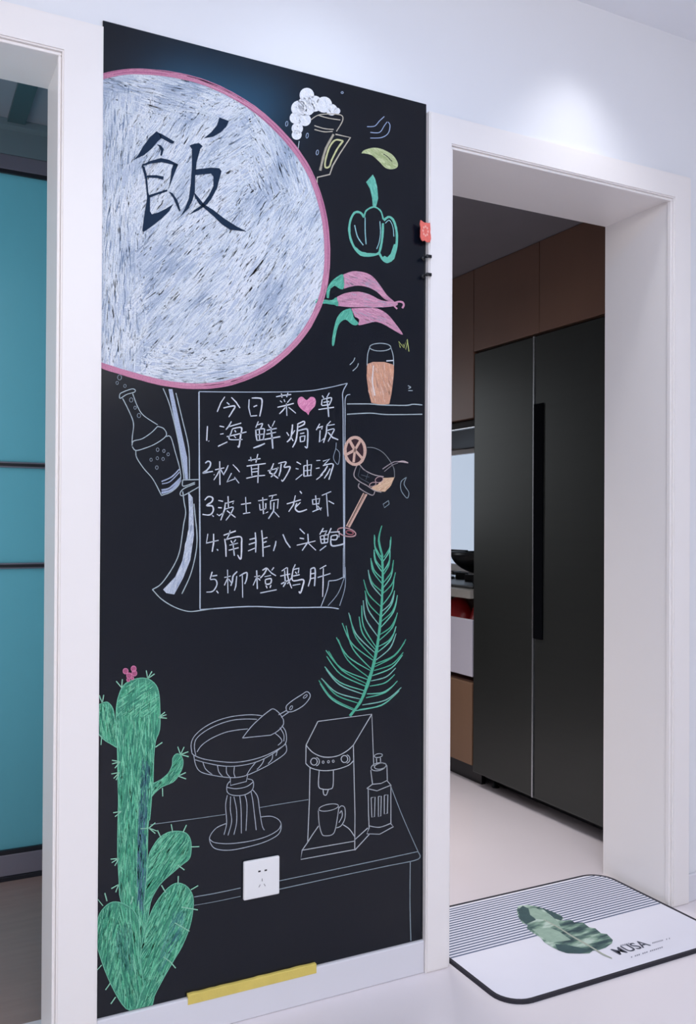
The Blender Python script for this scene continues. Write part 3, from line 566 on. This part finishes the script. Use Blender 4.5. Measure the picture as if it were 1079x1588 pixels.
c.ell(*T(*a, [(840, 185)])[0], 1.8, 3.6, 1, CG, 30); c.ell(*T(*a, [(948, 98)])[0], 1.7, 4, 1, CG, 50)
c.build('chalk_cake_server', label='chalk outline of a cake server')
# --- coffee machine, cup, grinder
c = Chalk(); a = (450, 1080, 4.905); CG = (182, 188, 194)
for l in ([(210, 190), (620, 135), (635, 530)], [(210, 190), (120, 370)], [(620, 135), (480, 370)], [(480, 370), (485, 600), (492, 900), (490, 1170)], [(150, 545), (145, 800), (132, 1110)], [(132, 1110), (90, 1170), (80, 1240), (490, 1165)], [(90, 1170), (492, 1100)], [(490, 1090), (590, 1000)], [(490, 1170), (600, 1050)]):
    c.line(T(*a, l), 1.35, CG, 3, False)
for l in ([(120, 370), (170, 425), (250, 460), (350, 455), (430, 415), (480, 370)], [(120, 370), (118, 510)], [(118, 510), (160, 545), (250, 565), (350, 555), (440, 525), (480, 490)], [(215, 985), (170, 1050), (132, 1110)], [(400, 975), (450, 1010), (492, 1070)], [(220, 565), (215, 680), (245, 705), (300, 705), (325, 680), (328, 560)], [(250, 710), (255, 745), (275, 748), (290, 705)]):
    c.line(T(*a, l), 1.4, CG)
for x, y in ((180, 496), (412, 476)): c.ell(*T(*a, [(x, y)])[0], 5.2, 5.6, 1.4, CG); c.ell(*T(*a, [(x+12, y)])[0], 6, 6.6, 1.2, CG, 0, 3, -80, 80)
for x, y in ((250, 500), (290, 497), (327, 493)): c.ell(*T(*a, [(x, y)])[0], 1.6, 1.9, .9, CG)
c.build('chalk_coffee_machine', label='chalk outline of a coffee machine')
c = Chalk(); CG = (170, 176, 182)
c.ell(*T(*a, [(292, 845)])[0], 15.5, 5, 1.2, CG, -11)
for l in ([(213, 868), (220, 970), (240, 1045), (265, 1060), (320, 1050), (345, 1000), (370, 840)], [(370, 850), (390, 832), (415, 850), (415, 930), (385, 985), (350, 1000)], [(375, 890), (390, 870), (395, 910), (370, 960)]): c.line(T(*a, l), 1.3, CG)
c.build('chalk_coffee_cup')
c = Chalk()
c.ell(*T(*a, [(670, 450)])[0], 6.5, 3, 1.2, CG, -10); c.ell(*T(*a, [(685, 530)])[0], 9.5, 4.6, 1.4, CG, -12); c.ell(*T(*a, [(670, 535)])[0], 11.5, 6, 1.3, CG, -12, 3, 20, 330)
for l in ([(655, 470), (658, 520)], [(685, 465), (688, 510)], [(612, 560), (625, 665)], [(735, 525), (738, 640)], [(582, 700), (625, 668), (690, 662), (735, 640), (768, 678)], [(582, 700), (660, 718), (765, 675)], [(592, 705), (595, 900), (600, 1000)], [(765, 675), (765, 850), (765, 970)],
          [(615, 770), (645, 765), (640, 915), (620, 920), (615, 770)], [(670, 762), (692, 758), (688, 910), (670, 915), (670, 762)], [(715, 752), (742, 747), (738, 890), (715, 895), (715, 752)]): c.line(T(*a, l), 1.4, CG, 3, False)
for l in ([(600, 985), (680, 995), (765, 965)], [(600, 1000), (582, 1045), (680, 1048), (785, 990), (765, 970)]): c.line(T(*a, l), 1.4, CG, 3, len(l) < 4)
c.build('chalk_grinder', label='chalk outline of a coffee grinder')

# ------------------------------------------------------------------ things on the board
so = empty('wall_socket', (.7326, YB, .3035-.043)); tag(so, 'white square five-hole power socket on the lower part of the blackboard', 'socket')
box('face_plate', (.7326-.0425, YB-.009, .3035-.0425), (.7326+.0425, YB, .3035+.0425), M_white, so, .0035)
def hole(x, z, dx, dz, rot=0, name='pin_hole'):
    bm = bmesh.new(); add_box(bm, (-dx, -.0003, -dz), (dx, .0006, dz))
    bmesh.ops.rotate(bm, verts=bm.verts, cent=(0, 0, 0), matrix=Matrix.Rotation(rot, 3, 'Y')); bmesh.ops.translate(bm, verts=bm.verts, vec=(.7326+x, YB-.0092, .3035+z))
    fin(name, bm, M_black if name == 'pin_hole' else M_gap, so)
M_gap = mat('grey_slot', (120, 118, 124), .6)
hole(-.0065, .0165, .0028, .0016); hole(.0085, .0165, .0028, .0016)
hole(0, -.0035, .0005, .0030, 0); hole(-.006, -.0155, .0006, .0032, .55, 'slot_hole'); hole(.006, -.0155, .0006, .0032, -.55, 'slot_hole')
M_yel = mat('yellow_foam', (222, 200, 104), .8, var=.12, scale=30, bump=.4, bscale=300)
def strip():
    bm = bmesh.new(); n = 24
    x0, x1 = .566, .866; prev = None
    for i in range(n+1):
        x = x0+(x1-x0)*i/n; j = random.uniform(-.0006, .0006)
        vs = [bm.verts.new(p) for p in ((x, -.0125, .0795), (x, YB-.0002, .0795), (x, YB-.0002, .0865+j), (x, -.0115, .0865+j), (x, -.0135, .0845), (x, -.0135, .0655), (x, -.0125, .0655))]
        if prev:
            for k in range(7): bm.faces.new((prev[k], prev[(k+1) % 7], vs[(k+1) % 7], vs[k]))
        else: bm.faces.new(vs)
        prev = vs
    bm.faces.new(prev); bmesh.ops.recalc_face_normals(bm, faces=bm.faces)
    return fin('yellow_strip', bm, M_yel)
tag(strip(), 'long thin yellow tape strip stuck along the top of the white skirting', 'tape')
# red paper charm
rd = empty('paper_charm', (1.143, -.02, 1.77)); tag(rd, 'small red papercut charm stuck at the right edge of the blackboard', 'charm')
M_red = mat('red_paper', (236, 112, 100), .6, var=.25, scale=160); M_red2 = mat('pale_red_paper', (246, 170, 158), .6)
def papercut():
    bm = bmesh.new(); x0, z0, x1, z1 = 1.1285, 1.770, 1.1585, 1.818
    n = 22; pts = []
    for i in range(n):
        a = 2*math.pi*i/n; r = 1+random.uniform(-.10, .12)
        s = max(abs(math.cos(a)), abs(math.sin(a))); pts.append(((x0+x1)/2+math.cos(a)/s*(x1-x0)/2*r*.95, (z0+z1)/2+math.sin(a)/s*(z1-z0)/2*r*.95))
    f = [bm.verts.new((x, -.0215+(.003 if x < 1.135 else 0)*0, z)) for x, z in pts]; bb = [bm.verts.new((x, -.0188, z)) for x, z in pts]
    bm.faces.new(f); bm.faces.new(bb[::-1])
    for i in range(n): bm.faces.new((f[i], bb[i], bb[(i+1) % n], f[(i+1) % n]))
    bmesh.ops.recalc_face_normals(bm, faces=bm.faces); return fin('paper', bm, M_red, rd)
papercut()
for k in range(8):
    a = k*math.pi/4; bm = bmesh.new(); cxx, czz = 1.143+.007*math.cos(a), 1.7945+.011*math.sin(a)
    add_box(bm, (cxx-.0022, -.0222, czz-.0028), (cxx+.0022, -.0214, czz+.0028), .0004); fin('cut_petal', bm, M_red2, rd)
# backing pad joins the charm to the casing and the board
box('foam_pad', (1.1560, -.0188, 1.777), (1.1575, -.0181, 1.812), M_red, rd)
for k, (zz, lab) in enumerate(((1.733, 'black push pin hook at the blackboard edge, the one just below the red charm'), (1.689, 'black push pin hook at the blackboard edge, the lower of the two'))):
    h = empty('hook', (1.149, YB, zz)); tag(h, lab, 'hook', 'black hooks at the blackboard edge')
    lathe('hook_base', [(.0002, YB), (.0055, YB), (.0055, YB-.003), (.0035, YB-.005), (.0002, YB-.0052)], (1.147, 0, zz), M_black, h, 20, 'Y')
    lathe('hook_stem', [(.0002, -.0088), (.0016, -.0088), (.0016, -.018), (.0030, -.020), (.0038, -.023), (.0030, -.026), (.0002, -.0265)], (1.147, 0, zz), M_black, h, 16, 'Y')
    bm = bmesh.new(); add_box(bm, (1.1455, -.0245, zz-.002), (1.1600, -.0195, zz+.0055), .001); fin('hook_arm', bm, M_black, h)

# ------------------------------------------------------------------ door mat
mt = empty('door_mat', (1.60, 0, 0)); tag(mt, 'white and striped door mat with a green leaf print lying in the right doorway', 'mat')
MX0, MX1, MY0, MY1 = 1.236, 1.968, -.238, .262
def rrect(x0, y0, x1, y1, r, n=8):
    out = []
    for cx, cy, a0 in ((x1-r, y1-r, 0), (x0+r, y1-r, 90), (x0+r, y0+r, 180), (x1-r, y0+r, 270)):
        for i in range(n+1):
            a = math.radians(a0+90*i/n); out.append((cx+r*math.cos(a), cy+r*math.sin(a)))
    return out
def slab(name, o, z0, z1, m, inner=None):
    bm = bmesh.new(); n = len(o)
    a = [bm.verts.new((x, y, z0)) for x, y in o]; c_ = [bm.verts.new((x, y, z1)) for x, y in o]
    for i in range(n): bm.faces.new((a[i], a[(i+1) % n], c_[(i+1) % n], c_[i]))
    if inner:
        d = [bm.verts.new((x, y, z1)) for x, y in inner]; e = [bm.verts.new((x, y, z0)) for x, y in inner]
        for i in range(n): bm.faces.new((c_[i], c_[(i+1) % n], d[(i+1) % n], d[i])); bm.faces.new((d[i], d[(i+1) % n], e[(i+1) % n], e[i])); bm.faces.new((e[i], e[(i+1) % n], a[(i+1) % n], a[i]))
    else: bm.faces.new(a[::-1]); bm.faces.new(c_)
    bmesh.ops.recalc_face_normals(bm, faces=bm.faces)
    return fin(name, bm, m, mt)
M_matw = mat('white_mat_cloth', (228, 226, 236), .9, var=.03, bump=.2, bscale=500)
M_bind = mat('dark_mat_binding', (40, 38, 48), .8, bump=.3, bscale=500)
slab('mat_pad', rrect(MX0+.006, MY0+.006, MX1-.006, MY1-.006, .066), .0005, .0078, M_matw)
slab('binding', rrect(MX0, MY0, MX1, MY1, .07), 0, .0085, M_bind, rrect(MX0+.008, MY0+.008, MX1-.008, MY1-.008, .062))
M_str = mat('dark_blue_stripe_print', (84, 96, 124), .85)
bm = bmesh.new(); ns = 20
for i in range(ns):
    y = .008+i*(.246/ns); hw = .0026
    def lim(y):
        r = .062; d = (MY1-.008-r)
        return 0 if y < d else r-math.sqrt(max(0, r*r-(y-d)**2))
    x0, x1 = MX0+.009+lim(y+hw), MX1-.009-lim(y+hw)
    vs = [bm.verts.new((x, yy, .0081)) for x, yy in ((x0, y-hw), (x1, y-hw), (x1, y+hw), (x0, y+hw))]; bm.faces.new(vs)
st = fin('stripe_print', bm, M_str, mt); st['kind'] = 'stuff'
# leaf print
ml = bpy.data.materials.new('leaf_print'); ml.use_nodes = True; nt = ml.node_tree; b = nt.nodes['Principled BSDF']; b.inputs['Roughness'].default_value = .85
tc = nt.nodes.new('ShaderNodeTexCoord'); mp = nt.nodes.new('ShaderNodeMapping'); mp.inputs['Rotation'].default_value = (0, 0, -.5); mp.inputs['Scale'].default_value = (9, 28, 1)
nz = nt.nodes.new('ShaderNodeTexNoise'); nz.inputs['Scale'].default_value = 1.3; nz.inputs['Detail'].default_value = 6
cr = nt.nodes.new('ShaderNodeValToRGB'); cr.color_ramp.elements[0].position = .36; cr.color_ramp.elements[0].color = (*lin((48, 70, 74)), 1)
cr.color_ramp.elements[1].position = .62; cr.color_ramp.elements[1].color = (*lin((186, 204, 192)), 1)
e = cr.color_ramp.elements.new(.46); e.color = (*lin((84, 110, 104)), 1); e = cr.color_ramp.elements.new(.53); e.color = (*lin((128, 156, 138)), 1)
nt.links.new(tc.outputs['Object'], mp.inputs[0]); nt.links.new(mp.outputs[0], nz.inputs['Vector']); nt.links.new(nz.outputs['Fac'], cr.inputs[0]); nt.links.new(cr.outputs[0], b.inputs['Base Color'])
def flat(name, polys, z, m, parent, label=None):
    bm = bmesh.new()
    for p in polys:
        vs = [bm.verts.new((*onz(x, y, z).xy, z)) for x, y in p]; f = bm.faces.new(vs); f.normal_update()
        if f.normal.z < 0: f.normal_flip()
    o = fin(name, bm, m, parent)
    if label: o['label'] = label
    return o
M_pleaf = mat('pale_leaf_print', (150, 174, 158), .85, var=.25, scale=70); M_dleaf = mat('dark_leaf_print', (60, 84, 86), .85, var=.3, scale=60)
L = lambda pts: T(800, 1380, 3.867, pts)
leaf = [(5, 120), (15, 95), (70, 90), (130, 100), (200, 125), (265, 150), (285, 170), (275, 185), (330, 180), (350, 195), (400, 195), (440, 225), (475, 230), (510, 260), (545, 265), (580, 300), (575, 320), (540, 345), (500, 360), (460, 365), (440, 380), (380, 382), (310, 380), (260, 365), (220, 345), (170, 315), (145, 285), (90, 250), (65, 230), (70, 208), (40, 200), (15, 165)]
lf = flat('leaf_print', [L(leaf)], .0084, ml, mt, 'green leaf print')
for q_ in (L([(75, 112), (120, 108), (200, 150), (250, 190), (270, 225), (230, 210), (180, 180), (120, 175), (85, 150)]), L([(95, 235), (200, 225), (260, 250), (330, 300), (270, 310), (200, 315), (150, 280)])): flat('pale_leaf_patch', [q_], .0086, M_pleaf, lf)
for q_ in (L([(10, 120), (40, 95), (75, 112), (85, 150), (120, 180), (60, 205), (25, 175)]), L([(235, 325), (300, 330), (380, 345), (450, 362), (380, 380), (300, 378), (250, 360)]), L([(150, 105), (230, 135), (282, 165), (270, 185), (230, 170), (180, 130)])): flat('dark_leaf_patch', [q_], .0087, M_dleaf, lf)
rib = []
for (xa, ya, wa), (xb, yb, wb) in zip([(165, 178, 2), (250, 222, 4), (340, 280, 5), (430, 330, 5), (520, 385, 5)], [(250, 222, 4), (340, 280, 5), (430, 330, 5), (520, 385, 5), (575, 410, 3)]):
    rib.append(L([(xa, ya-wa), (xb, yb-wb), (xb, yb+wb), (xa, ya+wa)]))
flat('leaf_rib', rib, .0090, mat('leaf_rib_print', (170, 176, 162), .85), lf)
# lettering
def text3d(name, s, size, m, parent, p0, p1, z, fat=0):
    cu = bpy.data.curves.new(name, 'FONT'); cu.body = s; cu.size = size; cu.offset = fat
    to = bpy.data.objects.new(name, cu); COL.objects.link(to); bpy.context.view_layer.update()
    me = bpy.data.meshes.new_from_object(to.evaluated_get(bpy.context.evaluated_depsgraph_get())); bpy.data.objects.remove(to)
    xs = [v.co.x for v in me.vertices]; ys = [v.co.y for v in me.vertices]; wx = max(xs)-min(xs); mn = min(xs)
    a = onz(*p0, z); b_ = onz(*p1, z); dx = (b_-a); k = dx.xy.length/wx; u = dx.normalized(); v_ = Vector((-u.y, u.x, 0))
    my = min(ys)
    for vv in me.vertices:
        q = a+u*(vv.co.x-mn)*k+v_*(vv.co.y-my)*k*1.08; vv.co = (q.x, q.y, z)
    o = link(name, me, m, parent); return o
M_ink = mat('dark_ink', (76, 78, 92), .8); M_ink2 = mat('grey_ink', (140, 140, 154), .8)
text3d('lettering', 'MUSA', .05, M_ink, mt, (961, 1481), (1010, 1466), .0084, .0008)
def squig(pts, wd): 
    out = []
    for (x, y), (x2, y2) in pts: out.append([(x, y-wd), (x2, y2-wd), (x2, y2+wd), (x, y+wd)])
    return out
sm = []
def dashes(x0, y0, x1, y1, n, h):
    for i in range(n):
        if random.random() < .12: continue
        t0, t1 = (i+.1)/n, (i+.75)/n
        sm.append([(x0+(x1-x0)*t0, y0+(y1-y0)*t0-h), (x0+(x1-x0)*t1, y0+(y1-y0)*t1-h), (x0+(x1-x0)*t1, y0+(y1-y0)*t1+h), (x0+(x1-x0)*t0, y0+(y1-y0)*t0+h)])
dashes(1011, 1462.5, 1039, 1455, 13, 1.1); dashes(978, 1484.5, 1028, 1468.5, 17, 1.1); dashes(953, 1469, 976, 1463, 8, 1.3)
flat('small_print', sm, .0084, M_ink2, mt)['kind'] = 'stuff'

# ------------------------------------------------------------------ kitchen
XF = 2.151
fr = empty('refrigerator', (2.47, .79, 0)); tag(fr, 'tall black double-door refrigerator seen through the right doorway', 'refrigerator')
Y0, YS, Y1 = .372, .812, 1.200
box('body', (XF+.062, Y0+.004, .03), (2.79, Y1-.004, 1.785), M_fridge, fr, .004)
box('door', (XF, Y0, .062), (XF+.058, YS-.0065, 1.797), M_fridge, fr, .004)
box('door', (XF, YS+.0065, .062), (XF+.058, Y1, 1.797), M_fridge, fr, .004)
box('seam_trim', (XF-.003, YS-.001, .062), (XF+.02, YS+.005, 1.797), M_silver, fr, .0008)
box('handle', (XF-.005, YS-.056, .660), (XF+.004, YS-.002, 1.540), M_matt, fr, .002)
box('kick_plate', (XF+.10, Y0+.01, .004), (XF+.115, Y1-.01, .06), M_black, fr, .002)
for y in (Y0+.05, Y1-.05):
    lathe('foot', [(.002, 0), (.016, 0), (.016, .004), (.009, .006), (.009, .03)], (XF+.08, y, 0), M_black, fr, 16)
# cabinets over and beyond the refrigerator
def panel(name, y0, y1, z0, z1, par, m=M_wood, x=XF): return box(name, (x, y0, z0), (x+.018, y1, z1), m, par, .0015)
uc = empty('wall_cabinet', (2.47, .79, 1.80)); tag(uc, 'dark brown wall cabinet directly above the black refrigerator', 'cabinet')
box('carcass', (XF+.0185, .30, 1.805), (2.80, 1.204, 2.15), M_wood, uc)
panel('door', .303, .7835, 1.806, 2.148, uc); panel('door', .7865, 1.204, 1.806, 2.148, uc)
uc2 = empty('wall_cabinet', (2.47, 1.7, 1.53)); tag(uc2, 'dark brown wall cabinet over the cooker, left of the refrigerator', 'cabinet')
box('carcass', (XF+.0185, 1.206, 1.532), (2.80, 2.40, 2.15), M_wood, uc2)
panel('door', 1.207, 1.80, 1.531, 2.148, uc2); panel('door', 1.803, 2.40, 1.531, 2.148, uc2)
M_hood = mat('dark_hood_metal', (36, 32, 32), .7)
hd = empty('range_hood', (2.5, 1.65, 1.47)); tag(hd, 'dark range hood under the brown wall cabinet beyond the refrigerator', 'range hood')
box('hood_body', (XF+.03, 1.208, 1.500), (2.799, 2.2, 1.530), M_hood, hd, .004)
box('hood_lip', (XF+.022, 1.212, 1.494), (XF+.034, 2.19, 1.500), M_silver, hd, .002)
lathe('lamp_housing', [(.001, 1.4995), (.05, 1.4995), (.05, 1.49), (.001, 1.488)], (2.55, 1.6, 0), M_silver, hd, 20)
bc = empty('base_cabinet', (2.47, 1.7, 0)); tag(bc, 'brown base cabinet with a pale drawer under the counter beyond the refrigerator', 'cabinet')
M_pale = mat('pale_drawer_front', (198, 194, 206), .4)
M_brown = mat('tan_wood_door', (122, 92, 70), .5, var=.12, scale=10, stretch=(1, 1, .2))
box('carcass', (XF+.02, 1.206, .08), (2.796, 2.40, .43), M_wood, bc)
box('back_panel', (2.45, 1.206, .431), (2.796, 2.40, .776), M_wood, bc)
box('side_panel', (XF+.02, 2.38, .431), (2.449, 2.40, .776), M_wood, bc)
box('drawer', (XF, 1.209, .452), (XF+.02, 1.62, .688), M_pale, bc, .002); box('drawer', (XF, 1.623, .452), (XF+.02, 2.20, .688), M_pale, bc, .002)
box('cabinet_door', (XF, 1.209, .085), (XF+.0195, 1.62, .425), M_brown, bc, .002); box('cabinet_door', (XF, 1.623, .085), (XF+.0195, 2.20, .425), M_brown, bc, .002)
box('toe_kick', (XF+.05, 1.206, 0), (XF+.07, 2.4, .079), M_black, bc)
ct = box('worktop', (XF-.012, 1.206, .778), (2.80, 2.42, .812), mat('grey_stone_worktop', (150, 146, 140), .3, var=.1, scale=50)); tag(ct, 'pale grey stone worktop beyond the refrigerator', 'worktop')
# red bags in the open shelf
M_bag = mat('red_plastic_bag', (196, 40, 44), .35, var=.2, scale=40, bump=.4, bscale=40)
def lump(name, c, r, m, lab, cat, grp=None):
    bm = bmesh.new(); bmesh.ops.create_icosphere(bm, subdivisions=3, radius=1)
    for v in bm.verts:
        k = 1+.12*math.sin(5*v.co.x+3*v.co.z)+.08*math.sin(9*v.co.y+2)
        z = max(-.8, v.co.z)
        v.co = Vector((v.co.x*r[0]*k+c[0], v.co.y*r[1]*k+c[1], z*r[2]+c[2]))
    o = fin(name, bm, m, None, True); tag(o, lab, cat, grp); return o
lump('red_bag', (2.30, 1.31, .4345+.10*.8+.09), (.09, .085, .16), M_bag, 'crumpled red plastic bag on the shelf behind the drawer, nearer the refrigerator', 'bag')
lump('red_bag', (2.30, 1.52, .4345+.10*.8+.09), (.09, .085, .155), M_bag, 'crumpled red plastic bag on the shelf behind the drawer, farther from the refrigerator', 'bag')
# cooker and wok
hb = empty('gas_hob', (2.42, 1.55, .812)); tag(hb, 'black gas hob set on the worktop under the hood', 'hob')
box('hob_plate', (2.2, 1.27, .8125), (2.66, 1.98, .824), M_black, hb, .003)
for yy in (1.47, 1.80):
    lathe('burner', [(.002, .824), (.045, .824), (.04, .84), (.002, .842)], (2.42, yy, 0), M_silver, hb, 20)
    for k in range(4):
        a_ = k*math.pi/2+.4; bm = bmesh.new(); add_box(bm, (.05, -.005, .824), (.12, .005, .855), .002)
        bmesh.ops.rotate(bm, verts=bm.verts, cent=(0, 0, 0), matrix=Matrix.Rotation(a_, 3, 'Z')); bmesh.ops.translate(bm, verts=bm.verts, vec=(2.42, yy, 0)); fin('pan_support', bm, M_black, hb)
wk = empty('wok', (2.42, 1.47, .856)); tag(wk, 'black wok on the hob in front of the bright window', 'wok')
pr = [(.002, .857)]+[(.17*math.sin(t), .857+.105*(1-math.cos(t))) for t in [i*.157 for i in range(1, 11)]]
pr += [(.166*math.sin(t), .861+.101*(1-math.cos(t))) for t in [i*.157 for i in range(10, 0, -1)]]+[(.002, .861)]
lathe('bowl', pr, (2.42, 1.47, 0), M_black, wk, 40)
bm = bmesh.new(); add_box(bm, (2.41, 1.635, .952), (2.43, 1.80, .966), .004); fin('wok_handle', bm, M_black, wk)
lathe('bottle', [(.002, .8125), (.028, .8125), (.03, .82), (.03, .90), (.012, .93), (.012, .96), (.002, .962)], (2.235, 1.245, 0), mat('amber_bottle', (176, 110, 44), .3), None, 20)
tag(bpy.data.objects['bottle'], 'small amber bottle at the front of the worktop beside the hob', 'bottle')
# bright window in the kitchen side wall
wn = empty('window_1', (2.79, 1.8, .85)); S(wn)
mw = bpy.data.materials.new('frosted_daylight_pane'); mw.use_nodes = True; b = mw.node_tree.nodes['Principled BSDF']
b.inputs['Base Color'].default_value = (.5, .55, .6, 1); b.inputs['Emission Color'].default_value = (*lin((186, 200, 220)), 1); b.inputs['Emission Strength'].default_value = .8; b.inputs['Roughness'].default_value = .4
box('pane', (2.792, 1.24, .87), (2.799, 2.36, 1.47), mw, wn)
for nm, p, q in (('window_frame', (2.78, 1.208, .83), (2.7995, 2.40, .868)), ('window_frame', (2.78, 1.208, 1.472), (2.7995, 2.40, 1.498)), ('window_frame', (2.78, 1.208, .869), (2.7995, 1.238, 1.471)), ('window_frame', (2.78, 2.362, .869), (2.7995, 2.40, 1.471))):
    box(nm, p, q, M_trim, wn, .002)

# ------------------------------------------------------------------ left room sliding door
sd = empty('door_1', (-.2, 1.03, 0)); S(sd)
mg = bpy.data.materials.new('teal_frosted_glass'); mg.use_nodes = True; nt = mg.node_tree; b = nt.nodes['Principled BSDF']
b.inputs['Base Color'].default_value = (*lin((112, 156, 164)), 1); b.inputs['Roughness'].default_value = .3
trn = nt.nodes.new('ShaderNodeBsdfTranslucent'); trn.inputs[0].default_value = (*lin((126, 174, 186)), 1)
ms = nt.nodes.new('ShaderNodeMixShader'); ms.inputs[0].default_value = .6
nt.links.new(b.outputs[0], ms.inputs[1]); nt.links.new(trn.outputs[0], ms.inputs[2]); nt.links.new(ms.outputs[0], nt.nodes['Material Output'].inputs[0])
M_rail = mat('grey_aluminium_rail', (140, 136, 150), .35, metal=.3); M_dark = mat('dark_rubber_seal', (26, 28, 38), .5)
sx0, sx1 = -1.59, .695
zs = [(.092, .944), (.962, 1.252), (1.270, 2.146)]
for z0, z1 in zs: box('glass_panel', (sx0+.01, 1.034, z0), (sx1-.01, 1.040, z1), mg, sd)
for z in (.953, 1.261):
    box('mid_rail', (sx0, 1.028, z-.009), (sx1, 1.046, z+.009), M_rail, sd, .002); box('seal', (sx0, 1.0255, z-.0045), (sx1, 1.0278, z+.0045), M_dark, sd)
box('top_rail', (sx0, 1.0235, 2.158), (sx1, 1.05, 2.2025), M_rail, sd, .002); box('seal', (sx0, 1.0245, 2.1465), (sx1, 1.05, 2.1575), M_dark, sd)
box('bottom_rail', (sx0, 1.0235, .014), (sx1, 1.05, .078), M_rail, sd, .002); box('seal', (sx0, 1.0245, .0785), (sx1, 1.05, .0915), M_dark, sd)
box('floor_track', (sx0, 1.018, .0), (sx1, 1.055, .0135), M_dark, sd, .001)
